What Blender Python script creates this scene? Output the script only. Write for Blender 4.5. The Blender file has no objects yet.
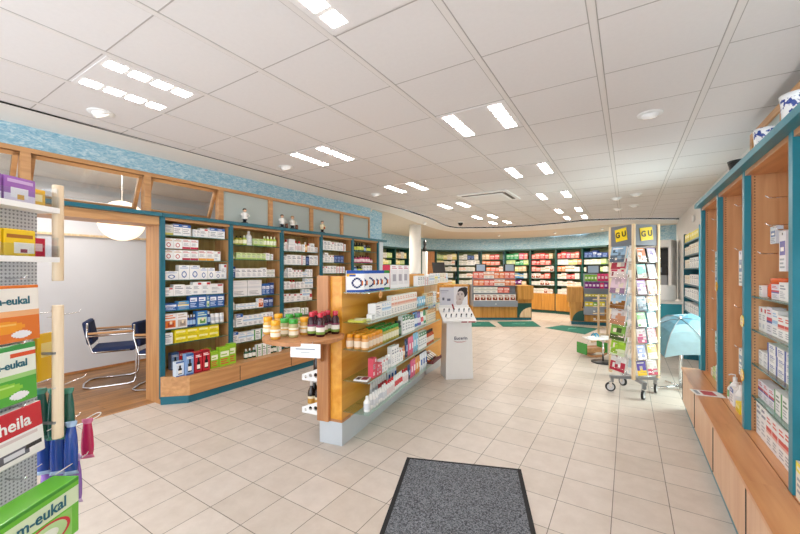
import bpy, math, random
from mathutils import Vector, Matrix, Euler
rnd = random.Random(11)
scene = bpy.context.scene
C = scene.collection
PI = math.pi
YAW = 0.559037
SN, CS = math.sin(YAW), math.cos(YAW)

# ------------------------------------------------------------------ colours
def lin(c):
    return c / 12.92 if c <= 0.04045 else ((c + 0.055) / 1.055) ** 2.4
_cc = {}
def hx(h):
    if not isinstance(h, str):
        return h
    if h not in _cc:
        _cc[h] = tuple(lin(int(h[i:i + 2], 16) / 255) for i in (0, 2, 4)) + (1.0,)
    return _cc[h]

# ------------------------------------------------------------------ materials
M = {}
def newmat(name):
    m = bpy.data.materials.new(name)
    m.use_nodes = True
    nt = m.node_tree
    b = nt.nodes['Principled BSDF']
    M[name] = m
    return m, nt, b
def N(nt, t, **kw):
    n = nt.nodes.new(t)
    for k, v in kw.items():
        setattr(n, k, v)
    return n
def plain(name, col, rough=0.5, metal=0.0, noise=0.0, scale=8.0, spec=0.5):
    m, nt, b = newmat(name)
    b.inputs['Roughness'].default_value = rough
    b.inputs['Metallic'].default_value = metal
    b.inputs['Specular IOR Level'].default_value = spec
    c = hx(col)
    tc = N(nt, 'ShaderNodeTexCoord')
    nz = N(nt, 'ShaderNodeTexNoise')
    nz.inputs['Scale'].default_value = scale
    nz.inputs['Detail'].default_value = 4
    nt.links.new(tc.outputs['Object'], nz.inputs['Vector'])
    rp = N(nt, 'ShaderNodeValToRGB')
    k = max(noise, 0.01)
    rp.color_ramp.elements[0].position = 0.3
    rp.color_ramp.elements[1].position = 0.7
    rp.color_ramp.elements[0].color = tuple(max(0, v * (1 - k)) for v in c[:3]) + (1,)
    rp.color_ramp.elements[1].color = tuple(min(1, v * (1 + k)) for v in c[:3]) + (1,)
    nt.links.new(nz.outputs['Fac'], rp.inputs['Fac'])
    nt.links.new(rp.outputs['Color'], b.inputs['Base Color'])
    return m
def printed(name, rough=0.45, spec=0.4, coat=0.0):
    m, nt, b = newmat(name)
    a = N(nt, 'ShaderNodeAttribute', attribute_name='Col')
    nt.links.new(a.outputs['Color'], b.inputs['Base Color'])
    b.inputs['Roughness'].default_value = rough
    b.inputs['Specular IOR Level'].default_value = spec
    b.inputs['Coat Weight'].default_value = coat
    return m
def wood(name, c1, c2, axis=2, scale=1.0, rough=0.4, planks=None):
    m, nt, b = newmat(name)
    b.inputs['Roughness'].default_value = rough
    tc = N(nt, 'ShaderNodeTexCoord')
    mp = N(nt, 'ShaderNodeMapping')
    s = [14.0 * scale] * 3
    s[axis] = 1.1 * scale
    mp.inputs['Scale'].default_value = s
    nt.links.new(tc.outputs['Object'], mp.inputs['Vector'])
    nz = N(nt, 'ShaderNodeTexNoise')
    nz.inputs['Scale'].default_value = 1.6
    nz.inputs['Detail'].default_value = 6
    nz.inputs['Distortion'].default_value = 0.6
    nt.links.new(mp.outputs['Vector'], nz.inputs['Vector'])
    rp = N(nt, 'ShaderNodeValToRGB')
    rp.color_ramp.elements[0].position = 0.34
    rp.color_ramp.elements[1].position = 0.66
    rp.color_ramp.elements[0].color = hx(c1)
    rp.color_ramp.elements[1].color = hx(c2)
    nt.links.new(nz.outputs['Fac'], rp.inputs['Fac'])
    out = rp.outputs['Color']
    if planks:
        g = N(nt, 'ShaderNodeNewGeometry')
        br = N(nt, 'ShaderNodeTexBrick')
        br.offset = 0.37
        br.inputs['Color1'].default_value = (0.75, 0.75, 0.75, 1)
        br.inputs['Color2'].default_value = (1.1, 1.1, 1.1, 1)
        br.inputs['Mortar'].default_value = (0.25, 0.25, 0.25, 1)
        br.inputs['Scale'].default_value = 1
        br.inputs['Brick Width'].default_value = planks[0]
        br.inputs['Row Height'].default_value = planks[1]
        br.inputs['Mortar Size'].default_value = 0.002
        sw = N(nt, 'ShaderNodeMapping')
        sw.inputs['Rotation'].default_value = (0, 0, PI / 2)
        nt.links.new(g.outputs['Position'], sw.inputs['Vector'])
        nt.links.new(sw.outputs['Vector'], br.inputs['Vector'])
        mx = N(nt, 'ShaderNodeMix', data_type='RGBA', blend_type='MULTIPLY')
        mx.inputs['Factor'].default_value = 1
        nt.links.new(out, mx.inputs[6])
        nt.links.new(br.outputs['Color'], mx.inputs[7])
        out = mx.outputs[2]
    nt.links.new(out, b.inputs['Base Color'])
    return m
def glass(name, tint=(0.9, 0.97, 0.94), gl=0.12, rough=0.03):
    m, nt, b = newmat(name)
    o = nt.nodes['Material Output']
    nt.nodes.remove(b)
    t = N(nt, 'ShaderNodeBsdfTransparent')
    t.inputs['Color'].default_value = (*tint, 1)
    g = N(nt, 'ShaderNodeBsdfGlossy')
    g.inputs['Roughness'].default_value = rough
    f = N(nt, 'ShaderNodeFresnel')
    f.inputs['IOR'].default_value = 1.45
    ad = N(nt, 'ShaderNodeMath', operation='ADD')
    ad.inputs[1].default_value = gl * 0.3
    nt.links.new(f.outputs[0], ad.inputs[0])
    mx = N(nt, 'ShaderNodeMixShader')
    ge = N(nt, 'ShaderNodeNewGeometry')
    iv = N(nt, 'ShaderNodeMath', operation='SUBTRACT')
    iv.inputs[0].default_value = 1
    nt.links.new(ge.outputs['Backfacing'], iv.inputs[1])
    mu = N(nt, 'ShaderNodeMath', operation='MULTIPLY')
    nt.links.new(ad.outputs[0], mu.inputs[0]); nt.links.new(iv.outputs[0], mu.inputs[1])
    mu2 = N(nt, 'ShaderNodeMath', operation='MINIMUM')
    nt.links.new(mu.outputs[0], mu2.inputs[0]); mu2.inputs[1].default_value = 0.55
    nt.links.new(mu2.outputs[0], mx.inputs[0])
    nt.links.new(t.outputs[0], mx.inputs[1])
    nt.links.new(g.outputs[0], mx.inputs[2])
    nt.links.new(mx.outputs[0], o.inputs['Surface'])
    return m
def frosted(name, col, op=0.6):
    m, nt, b = newmat(name)
    o = nt.nodes['Material Output']
    b.inputs['Base Color'].default_value = hx(col)
    b.inputs['Roughness'].default_value = 0.35
    t = N(nt, 'ShaderNodeBsdfTranslucent')
    t.inputs['Color'].default_value = hx(col)
    tr = N(nt, 'ShaderNodeBsdfTransparent')
    m1 = N(nt, 'ShaderNodeMixShader')
    m1.inputs[0].default_value = 0.35
    nt.links.new(b.outputs[0], m1.inputs[1])
    nt.links.new(t.outputs[0], m1.inputs[2])
    m2 = N(nt, 'ShaderNodeMixShader')
    m2.inputs[0].default_value = op
    nt.links.new(tr.outputs[0], m2.inputs[1])
    nt.links.new(m1.outputs[0], m2.inputs[2])
    nt.links.new(m2.outputs[0], o.inputs['Surface'])
    return m
def emit(name, col, st):
    m, nt, b = newmat(name)
    b.inputs['Base Color'].default_value = hx(col)
    b.inputs['Emission Color'].default_value = hx(col)
    b.inputs['Emission Strength'].default_value = st
    return m

printed('print'); printed('gloss', 0.22, 0.5, 0.2); printed('matte', 0.8, 0.2)
wood('oak', 'b98150', 'd19c66', 2); wood('oak_y', 'ba8453', 'd49f68', 1); wood('oak_x', 'ba8453', 'd49f68', 0)
wood('maple', 'd98d22', 'ecaa40', 0, 0.5, 0.3); wood('oak_red', 'ad7347', 'c08554', 2)
wood('cab', 'c28655', 'd9a274', 2, 0.8); wood('cab_y', 'cb8651', 'de9f69', 0, 0.8, 0.3)
wood('counter', 'b67a2e', 'd39a48', 2, 0.8); wood('pale', 'd9b98e', 'efd7b0', 2, 1.5, 0.55)
wood('plank', '8a5a2b', 'b98346', 1, 0.7, 0.35, planks=(1.2, 0.09))
wood('olive', 'a48a50', 'bfa566', 2, 0.8, 0.6); plain('glass_edge', '2c6a60', 0.2, 0, .05); plain('glass_rim', 'b4d2c6', 0.15, 0, .05)
plain('teal', '0c6274', 0.35, 0, .08); wood('cab_front', 'd8a882', 'e4ba96', 2, 0.8, 0.4)
plain('teal_l', '1f8194', 0.35, 0, .06); plain('green_mat', '0e6d5c', 0.9, 0, .12, 60)
plain('white', 'f5f5f4', 0.4, 0, .01); plain('wall', 'e9e7e4', 0.7, 0, .015, 3); plain('office', 'dfe0e4', 0.8, 0, .015, 3)
plain('grey_panel', '8f97a3', 0.4, 0, .02); plain('greymetal', '9a9da1', 0.35, 0.6, .02); plain('chrome', 'e6e6e8', 0.08, 1.0)
wood('rod', 'e3c9a4', 'f2dfc2', 2, 1.5, 0.55)
plain('teal_c', '2f9fb4', 0.35, 0, .04); plain('grey_top', '70757d', 0.45, 0, .02)
plain('black', '101114', 0.4, 0, .05); plain('rubber', '17181a', 0.8, 0, .05); plain('navy', '1d2c55', 0.85, 0, .15, 60)
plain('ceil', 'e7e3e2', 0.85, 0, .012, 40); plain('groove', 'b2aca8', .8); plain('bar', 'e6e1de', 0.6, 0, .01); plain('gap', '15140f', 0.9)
plain('plaster', 'f6f3ee', 0.8, 0, .01); plain('base_grey', 'c9d0d6', 0.35, 0.2, .02); plain('soffit', 'e4d8c6', 0.8, 0, .02)
plain('parasol', '5f93a8', 0.5, 0, .1, 20); plain('parasol_l', 'a9d2e0', 0.5, 0, .05, 20); plain('steel', 'b9bcc0', 0.3, 0.8, .03)
glass('glass'); glass('glass_g', (0.80, 0.93, 0.88), 0.25); glass('acrylic', (0.93, 0.95, 0.97), 0.2); glass('pane', (0.9, 0.92, 0.92), 0.3)
glass('jar_glass', (0.95, 0.93, 0.85), 0.3)
frosted('frost', 'd3dfdc', 0.8); frosted('globe', 'fff0dc', 1.0)
emit('lamp', 'fff8f4', 31.0); emit('globe_e', 'ffe2c4', 1.3); emit('spot_e', 'fff6e8', 1.0)

def floor_mat():
    m, nt, b = newmat('tiles')
    g = N(nt, 'ShaderNodeNewGeometry')
    mp = N(nt, 'ShaderNodeMapping')
    mp.inputs['Location'].default_value = (1.931 + .308 * 40, -1.626 + .3095 * 40, 0)
    nt.links.new(g.outputs['Position'], mp.inputs['Vector'])
    br = N(nt, 'ShaderNodeTexBrick')
    br.offset = 0.0
    br.inputs['Scale'].default_value = 1
    br.inputs['Brick Width'].default_value = 0.308
    br.inputs['Row Height'].default_value = 0.3095
    br.inputs['Mortar Size'].default_value = 0.0026
    br.inputs['Mortar Smooth'].default_value = 0.1
    br.inputs['Color1'].default_value = hx('ddd2c7')
    br.inputs['Color2'].default_value = hx('d4c8bb')
    br.inputs['Mortar'].default_value = hx('7d7468')
    nt.links.new(mp.outputs['Vector'], br.inputs['Vector'])
    nz = N(nt, 'ShaderNodeTexNoise')
    nz.inputs['Scale'].default_value = 7
    nz.inputs['Detail'].default_value = 8
    nz.inputs['Roughness'].default_value = 0.7
    nt.links.new(g.outputs['Position'], nz.inputs['Vector'])
    rp = N(nt, 'ShaderNodeValToRGB')
    rp.color_ramp.elements[0].position = 0.3
    rp.color_ramp.elements[1].position = 0.7
    rp.color_ramp.elements[0].color = (0.86, 0.84, 0.82, 1)
    rp.color_ramp.elements[1].color = (1, 1, 1, 1)
    nt.links.new(nz.outputs['Fac'], rp.inputs['Fac'])
    mx = N(nt, 'ShaderNodeMix', data_type='RGBA', blend_type='MULTIPLY')
    mx.inputs['Factor'].default_value = 1
    nt.links.new(br.outputs['Color'], mx.inputs[6])
    nt.links.new(rp.outputs['Color'], mx.inputs[7])
    nt.links.new(mx.outputs[2], b.inputs['Base Color'])
    b.inputs['Roughness'].default_value = 0.38
    b.inputs['Specular IOR Level'].default_value = 0.35
floor_mat()
def wallpaper():
    m, nt, b = newmat('wallpaper')
    g = N(nt, 'ShaderNodeNewGeometry')
    mp = N(nt, 'ShaderNodeMapping')
    mp.inputs['Scale'].default_value = (11, 11, 34)
    nt.links.new(g.outputs['Position'], mp.inputs['Vector'])
    nz = N(nt, 'ShaderNodeTexNoise')
    nz.inputs['Scale'].default_value = 1.3
    nz.inputs['Detail'].default_value = 6
    nz.inputs['Roughness'].default_value = 0.75
    nz.inputs['Distortion'].default_value = 1.2
    nt.links.new(mp.outputs['Vector'], nz.inputs['Vector'])
    rp = N(nt, 'ShaderNodeValToRGB')
    e = rp.color_ramp.elements
    e[0].position = 0.34; e[0].color = hx('6aa3c0')
    e[1].position = 0.68; e[1].color = hx('dfe9ea')
    k = e.new(0.5); k.color = hx('9cc3d4')
    nt.links.new(nz.outputs['Fac'], rp.inputs['Fac'])
    nt.links.new(rp.outputs['Color'], b.inputs['Base Color'])
    b.inputs['Roughness'].default_value = 0.8
wallpaper()
def doormat_mat():
    m, nt, b = newmat('mat_fibre')
    tc = N(nt, 'ShaderNodeTexCoord')
    nz = N(nt, 'ShaderNodeTexNoise')
    nz.inputs['Scale'].default_value = 130
    nz.inputs['Detail'].default_value = 3
    nt.links.new(tc.outputs['Object'], nz.inputs['Vector'])
    rp = N(nt, 'ShaderNodeValToRGB')
    rp.color_ramp.elements[0].position = 0.38; rp.color_ramp.elements[0].color = hx('34373c')
    rp.color_ramp.elements[1].position = 0.64; rp.color_ramp.elements[1].color = hx('868a90')
    nt.links.new(nz.outputs['Fac'], rp.inputs['Fac'])
    nt.links.new(rp.outputs['Color'], b.inputs['Base Color'])
    b.inputs['Roughness'].default_value = 0.95
    bp = N(nt, 'ShaderNodeBump')
    bp.inputs['Strength'].default_value = 0.5
    bp.inputs['Distance'].default_value = 0.004
    nt.links.new(nz.outputs['Fac'], bp.inputs['Height'])
    nt.links.new(bp.outputs[0], b.inputs['Normal'])
doormat_mat()
def perforated(name, col, hole, pitch, size):
    m, nt, b = newmat(name)
    tc = N(nt, 'ShaderNodeTexCoord')
    vo = N(nt, 'ShaderNodeTexVoronoi')
    vo.inputs['Scale'].default_value = 1 / pitch
    vo.inputs['Randomness'].default_value = 0
    vo.voronoi_dimensions = '3D'
    nt.links.new(tc.outputs['Object'], vo.inputs['Vector'])
    # distance to the cell centre in the panel's plane, a regular grid of punched dots
    rp = N(nt, 'ShaderNodeValToRGB')
    rp.color_ramp.interpolation = 'CONSTANT'
    rp.color_ramp.elements[0].color = hx(hole)
    rp.color_ramp.elements[1].position = size
    rp.color_ramp.elements[1].color = hx(col)
    nt.links.new(vo.outputs['Distance'], rp.inputs['Fac'])
    nt.links.new(rp.outputs['Color'], b.inputs['Base Color'])
    b.inputs['Roughness'].default_value = 0.4
perforated('punched', 'd4d8de', '8a8f98', 0.0125, 0.27)
perforated('pegholes', 'd2996a', '7a4a26', 0.032, 0.1)
def delft():
    m, nt, b = newmat('delft')
    tc = N(nt, 'ShaderNodeTexCoord')
    nz = N(nt, 'ShaderNodeTexNoise')
    nz.inputs['Scale'].default_value = 42
    nz.inputs['Detail'].default_value = 2
    nt.links.new(tc.outputs['Object'], nz.inputs['Vector'])
    sp = N(nt, 'ShaderNodeSeparateXYZ')
    nt.links.new(tc.outputs['Object'], sp.inputs[0])
    w = N(nt, 'ShaderNodeMath', operation='COMPARE')
    w.inputs[1].default_value = 0.128; w.inputs[2].default_value = 0.024
    nt.links.new(sp.outputs['Z'], w.inputs[0])
    gt = w
    ad = N(nt, 'ShaderNodeMath', operation='MULTIPLY_ADD')
    ad.inputs[1].default_value = 0.14
    nt.links.new(gt.outputs[0], ad.inputs[0])
    nt.links.new(nz.outputs['Fac'], ad.inputs[2])
    rp = N(nt, 'ShaderNodeValToRGB')
    rp.color_ramp.elements[0].position = 0.60; rp.color_ramp.elements[0].color = hx('eef0f3')
    rp.color_ramp.elements[1].position = 0.64; rp.color_ramp.elements[1].color = hx('2b4390')
    nt.links.new(ad.outputs[0], rp.inputs['Fac'])
    nt.links.new(rp.outputs['Color'], b.inputs['Base Color'])
    b.inputs['Roughness'].default_value = 0.15
delft()

# ------------------------------------------------------------------ mesh builder
class MB:
    def __init__(self):
        self.v = []; self.f = []; self.c = []; self.m = []; self.s = []
        self.X = Matrix.Identity(4)
    def pt(self, p):
        self.v.append(tuple(self.X @ Vector(p)))
        return len(self.v) - 1
    def face(self, ids, col='ffffff', m=0, s=False):
        self.f.append(tuple(ids)); self.c.append(hx(col)); self.m.append(m); self.s.append(s)
    def poly(self, pts, col='ffffff', m=0):
        self.face([self.pt(p) for p in pts], col, m)
        return self
    def box(self, a, b, col='ffffff', m=0):
        x0, y0, z0 = a; x1, y1, z1 = b
        i = [self.pt(p) for p in ((x0, y0, z0), (x1, y0, z0), (x1, y1, z0), (x0, y1, z0), (x0, y0, z1), (x1, y0, z1), (x1, y1, z1), (x0, y1, z1))]
        for q in ((0, 3, 2, 1), (4, 5, 6, 7), (0, 1, 5, 4), (1, 2, 6, 5), (2, 3, 7, 6), (3, 0, 4, 7)):
            self.face([i[k] for k in q], col, m)
        return self
    def cards(self, w, d, h, base, rects=(), side=None, top=None, m=0):
        """a carton: front face (at -y) split along the edges of the printed rectangles"""
        side = side or base; top = top or base
        xs = sorted({0.0, 1.0, *[r[0] for r in rects], *[r[2] for r in rects]})
        ys = sorted({0.0, 1.0, *[r[1] for r in rects], *[r[3] for r in rects]})
        g = [[self.pt((-w / 2 + x * w, -d / 2, y * h)) for x in xs] for y in ys]
        for j in range(len(ys) - 1):
            for i in range(len(xs) - 1):
                cx, cy = (xs[i] + xs[i + 1]) / 2, (ys[j] + ys[j + 1]) / 2
                col = base
                for r in rects:
                    if r[0] < cx < r[2] and r[1] < cy < r[3]:
                        col = r[4]
                self.face((g[j][i], g[j][i + 1], g[j + 1][i + 1], g[j + 1][i]), col, m)
        a0, a1, b0, b1 = g[0][0], g[0][-1], g[-1][0], g[-1][-1]
        c0, c1, d0, d1 = [self.pt(p) for p in ((-w / 2, d / 2, 0), (w / 2, d / 2, 0), (-w / 2, d / 2, h), (w / 2, d / 2, h))]
        self.face([c1, c0, d0, d1], base, m)
        self.face([c0] + [g[j][0] for j in range(len(ys))] + [d0], side, m)
        self.face([c1, d1] + [g[j][-1] for j in range(len(ys) - 1, -1, -1)], side, m)
        self.face([b0] + [g[-1][i] for i in range(1, len(xs))] + [d1, d0], top, m)
        self.face([c0, c1] + [g[0][i] for i in range(len(xs) - 1, -1, -1)], base, m)
        return self
    def lathe(self, prof, n=16, col='ffffff', m=0, cap=True, sx=1.0, sy=1.0, cen=(0, 0), s=True):
        """prof: (r, z[, colour of the band above])"""
        rings = []
        for p in prof:
            r = max(p[0], 1e-5)
            rings.append([self.pt((cen[0] + r * sx * math.cos(2 * PI * k / n), cen[1] + r * sy * math.sin(2 * PI * k / n), p[1])) for k in range(n)])
        for j in range(len(rings) - 1):
            c = prof[j][2] if len(prof[j]) > 2 else col
            for k in range(n):
                self.face((rings[j][k], rings[j][(k + 1) % n], rings[j + 1][(k + 1) % n], rings[j + 1][k]), c, m, s)
        if cap:
            self.face(rings[0][::-1], prof[0][2] if len(prof[0]) > 2 else col, m)
            self.face(rings[-1], prof[-2][2] if len(prof[-2]) > 2 else col, m)
        return self
    def tube(self, pts, r, n=8, col='ffffff', m=0, closed=False):
        P = [Vector(p) for p in pts]
        rings = []; nrm = None
        for i, p in enumerate(P):
            a = P[i - 1] if (i or closed) else p
            b = P[(i + 1) % len(P)] if (i < len(P) - 1 or closed) else p
            t = (b - a).normalized()
            if nrm is None:
                nrm = t.orthogonal().normalized()
            nrm = (nrm - t * nrm.dot(t))
            nrm = nrm.normalized() if nrm.length > 1e-6 else t.orthogonal().normalized()
            bi = t.cross(nrm)
            rr = r[i] if isinstance(r, (list, tuple)) else r
            rings.append([self.pt(p + (nrm * math.cos(2 * PI * k / n) + bi * math.sin(2 * PI * k / n)) * rr) for k in range(n)])
        L = len(rings)
        for j in range(L if closed else L - 1):
            q = rings[(j + 1) % L]
            for k in range(n):
                self.face((rings[j][k], rings[j][(k + 1) % n], q[(k + 1) % n], q[k]), col, m, True)
        if not closed:
            self.face(rings[0][::-1], col, m); self.face(rings[-1], col, m)
        return self
    def prism(self, poly, z0, z1, col='ffffff', m=0):
        n = len(poly)
        a = [self.pt((x, y, z0)) for x, y in poly]; b = [self.pt((x, y, z1)) for x, y in poly]
        self.face(a[::-1], col, m); self.face(b, col, m)
        for k in range(n):
            self.face((a[k], a[(k + 1) % n], b[(k + 1) % n], b[k]), col, m)
        return self
    def mesh(self, name, mats):
        me = bpy.data.meshes.new(name)
        me.from_pydata(self.v, [], self.f)
        for x in (mats if isinstance(mats, (list, tuple)) else [mats]):
            me.materials.append(M[x])
        me.polygons.foreach_set('material_index', self.m)
        me.polygons.foreach_set('use_smooth', self.s)
        at = me.color_attributes.new('Col', 'FLOAT_COLOR', 'CORNER')
        buf = []
        for p, c in zip(me.polygons, self.c):
            buf.extend(c * p.loop_total)
        at.data.foreach_set('color', buf)
        me.update()
        return me
    def obj(self, name, mats='print', parent=None, loc=(0, 0, 0), rz=0, bevel=0):
        return link(name, self.mesh(name, mats), parent, loc, rz, bevel)

def link(name, me, parent=None, loc=(0, 0, 0), rz=0, bevel=0):
    o = bpy.data.objects.new(name, me)
    C.objects.link(o)
    o.location = loc; o.rotation_euler = (0, 0, rz)
    if parent is not None:
        o.parent = parent
    if bevel:
        b = o.modifiers.new('edge', 'BEVEL')
        b.width = bevel; b.segments = 2; b.limit_method = 'ANGLE'
    return o

LABELS = {}
def tag(o, label, cat, group=None):
    o['label'] = label; o['category'] = cat
    if group:
        o['group'] = group
    if len(label.split()) > 16:
        print('LONG LABEL', label)
    if label in LABELS:
        print('DUP LABEL', label)
    LABELS[label] = 1
    return o
def thing(name, label, cat, loc=(0, 0, 0), rz=0, group=None):
    o = bpy.data.objects.new(name, None)
    C.objects.link(o)
    o.location = loc; o.rotation_euler = (0, 0, rz)
    return tag(o, label, cat, group)
def struct(o):
    o['kind'] = 'structure'
    return o
def text(s, size, mat, parent, loc, rot, ext=0.0006, name='lettering', bold=0.0, shear=0.0):
    cu = bpy.data.curves.new('lettering', 'FONT')
    cu.body = s; cu.size = size; cu.extrude = ext; cu.align_x = 'CENTER'; cu.align_y = 'CENTER'; cu.offset = bold; cu.shear = shear
    cu.resolution_u = 3
    t = bpy.data.objects.new('lettering', cu)
    C.objects.link(t)
    bpy.context.view_layer.update()
    me = bpy.data.meshes.new_from_object(t.evaluated_get(bpy.context.evaluated_depsgraph_get()))
    bpy.data.objects.remove(t)
    me.materials.clear(); me.materials.append(M[mat])
    o = link(name, me, parent, loc)
    o.rotation_euler = rot
    return o
def plate(name, outline, holes, thick, mat, parent, M4):
    """flat plate with round holes, from a filled outline; M4 places it"""
    cu = bpy.data.curves.new('plate', 'CURVE')
    cu.dimensions = '2D'; cu.fill_mode = 'BOTH'; cu.extrude = thick / 2
    def sp(pts):
        s = cu.splines.new('POLY')
        s.points.add(len(pts) - 1)
        for p, q in zip(s.points, pts):
            p.co = (q[0], q[1], 0, 1)
        s.use_cyclic_u = True
    sp(outline)
    for x, y, r in holes:
        sp([(x + r * math.cos(2 * PI * k / 14), y + r * math.sin(2 * PI * k / 14)) for k in range(14)])
    t = bpy.data.objects.new('plate', cu)
    C.objects.link(t)
    bpy.context.view_layer.update()
    me = bpy.data.meshes.new_from_object(t.evaluated_get(bpy.context.evaluated_depsgraph_get()))
    bpy.data.objects.remove(t)
    me.materials.clear(); me.materials.append(M[mat])
    o = link(name, me, parent)
    o.matrix_local = M4
    return o
ORD = ['first', 'second', 'third', 'fourth', 'fifth', 'sixth', 'seventh', 'eighth', 'ninth', 'tenth', 'eleventh', 'twelfth', 'thirteenth', 'fourteenth', 'fifteenth', 'sixteenth', 'seventeenth', 'eighteenth', 'nineteenth', 'twentieth', 'twenty-first', 'twenty-second', 'twenty-third', 'twenty-fourth', 'twenty-fifth', 'twenty-sixth']
for _t, _n in (('twenty', 7), ('thirty', 0), ('forty', 0)):
    for _k, _w in enumerate(['', 'first', 'second', 'third', 'fourth', 'fifth', 'sixth', 'seventh', 'eighth', 'ninth']):
        if (_t == 'twenty' and _k >= _n) or _t != 'twenty':
            ORD.append(_t[:-1] + 'ieth' if _k == 0 else _t + '-' + _w)

# oak side panels with two columns of shelf peg holes (local y = depth, z = height)
def pegwood():
    m = wood('pegwood', 'c9905f', 'dda878', 2, 0.8, 0.4)
    nt = m.node_tree; b = nt.nodes['Principled BSDF']
    src = b.inputs['Base Color'].links[0].from_socket
    tc = N(nt, 'ShaderNodeTexCoord'); sp = N(nt, 'ShaderNodeSeparateXYZ')
    nt.links.new(tc.outputs['Object'], sp.inputs[0])
    def mth(op, a, b_=None):
        n = N(nt, 'ShaderNodeMath', operation=op)
        for k, q in enumerate((a, b_)):
            if q is None: continue
            if isinstance(q, (int, float)): n.inputs[k].default_value = q
            else: nt.links.new(q, n.inputs[k])
        return n.outputs[0]
    d1 = mth('ABSOLUTE', mth('SUBTRACT', sp.outputs['Y'], 0.05)); d2 = mth('ABSOLUTE', mth('SUBTRACT', sp.outputs['Y'], 0.24))
    dx = mth('MINIMUM', d1, d2)
    dz = mth('SUBTRACT', mth('PINGPONG', sp.outputs['Z'], 0.02), 0.01)
    r = mth('SQRT', mth('ADD', mth('MULTIPLY', dx, dx), mth('MULTIPLY', dz, dz)))
    lt = mth('LESS_THAN', r, 0.0042)
    mx = N(nt, 'ShaderNodeMix', data_type='RGBA')
    nt.links.new(lt, mx.inputs['Factor']); nt.links.new(src, mx.inputs[6])
    mx.inputs[7].default_value = hx('5a3316')
    nt.links.new(mx.outputs[2], b.inputs['Base Color'])
pegwood()

# ------------------------------------------------------------------ packaging
def lines(x0, x1, y0, y1, n, col='a9adb5'):
    out = []; hgt = (y1 - y0) / (2 * n - 1)
    for k in range(n):
        xe = x1 - (x1 - x0) * (0.0, 0.25, 0.1, 0.4)[k % 4]
        out.append((x0, y0 + 2 * k * hgt, xe, y0 + (2 * k + 1) * hgt, col))
    return out
def ring(cx, cy, rx, ry, col, inner=None):
    r = []
    for a in (15, 35, 55, 75):
        c, q = math.cos(math.radians(a)), math.sin(math.radians(a))
        r.append((cx - rx * c, cy - ry * q, cx + rx * c, cy + ry * q, col))
    if inner:
        for a in (20, 45, 70):
            c, q = math.cos(math.radians(a)) * .68, math.sin(math.radians(a)) * .68
            r.append((cx - rx * c, cy - ry * q, cx + rx * c, cy + ry * q, inner))
    return r
def design(style, b, a, a2='9aa0aa'):
    if style == 'top':
        return [(0, .74, 1, 1, a), (.1, .82, .6, .9, b)] + lines(.1, .85, .2, .6, 3)
    if style == 'bot':
        return [(0, 0, 1, .22, a)] + lines(.1, .9, .75, .9, 2, a2) + lines(.15, .8, .35, .6, 3)
    if style == 'corner':
        return [(.55, .78, .94, .94, a)] + lines(.08, .7, .45, .68, 3) + [(.08, .12, .5, .3, a2)]
    if style == 'circle':
        return ring(.5, .36, .26, .24, a, b) + [(.1, .74, .9, .86, a2)] + [(.3, .9, .7, .94, a)]
    if style == 'oring':
        return [(0, .85, 1, 1, a), (0, 0, 1, .1, a), (.0, .72, .5, .85, 'f2c14a'), (.15, .72, .5, .8, a)] + ring(.58, .42, .32, .26, '1f2f66', b) + [(.84, .3, .92, .52, 'd9772f')]
    if style == 'pic':
        return [(0, .9, 1, 1, a2), (.27, .14, .73, .54, '17171c'), (.38, .54, .62, .74, '17171c'), (.27, .2, .73, .4, 'f3efe6'), (0, 0, 1, .07, a2)] + lines(.1, .9, .76, .86, 2, 'f4f4f4')
    if style == 'plain':
        return lines(.12, .85, .62, .84, 2, a) + lines(.12, .8, .15, .5, 4, 'bcc0c6')
    if style == 'side':
        return [(0, 0, .2, 1, a)] + lines(.3, .9, .55, .8, 2, a2) + lines(.3, .85, .15, .45, 3)
    if style == 'full':
        return [(.1, .5, .9, .78, a), (.16, .58, .7, .64, b)] + lines(.12, .85, .12, .4, 3, a2)
    if style == 'photo':
        return [(.08, .08, .92, .55, a), (.3, .14, .8, .4, a2), (.45, .3, .65, .5, 'f3e2c4')] + lines(.1, .9, .68, .9, 2, a)
    if style == 'two':
        return [(0, .5, 1, .62, a), (0, .42, 1, .5, a2)] + lines(.1, .8, .75, .9, 2, a) + lines(.12, .8, .1, .32, 3)
    return []
# look: name, category, short text, shape, base, style, accent, accent2
LOOK = {}
def look(k, txt, shape, b, style='plain', a='8b90a0', a2='9aa0aa', name=None, cat=None):
    dn = dict(carton=('medicine_carton', 'carton'), bottle=('lotion_bottle', 'bottle'), pump=('pump_bottle', 'bottle'), tube=('cream_tube', 'tube'), jar=('vitamin_jar', 'jar'), pouch=('sweet_pouch', 'pouch'), flat=('booklet', 'booklet'), syrup=('syrup_bottle', 'bottle'))[shape]
    LOOK[k] = (name or dn[0], cat or dn[1], txt, shape, b, style, a, a2)
W = 'f1f1f0'
look('wb', 'white carton with blue band', 'carton', W, 'top', '2f62b0')
look('wl', 'white carton with blue logo', 'carton', W, 'circle', '3f6fb5', 'c9d4e6')
look('wr', 'white carton with red corner', 'carton', W, 'corner', 'c8323a', 'c7cbd4')
look('wrc', 'white carton with red circle', 'carton', W, 'circle', 'c02f3d', 'd9c3a8')
look('wo', 'white carton with orange foot', 'carton', W, 'bot', 'eea23a', 'c43b3b')
look('wrb', 'white carton with crimson foot', 'carton', W, 'bot', 'b32a44', 'c43b3b')
look('wp', 'plain white carton', 'carton', 'f3f3f2', 'plain', '8b90a0')
look('wg', 'white carton with green stripe', 'carton', W, 'side', '4a9a4c', '6b7f6e')
look('wt', 'white carton with pale-blue band', 'carton', W, 'two', '9ec4e4', 'd5e6f3')
look('wpk', 'white carton with pink stripe', 'carton', W, 'side', 'd45a7c', '9aa0aa', name='skin_care_carton')
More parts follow.
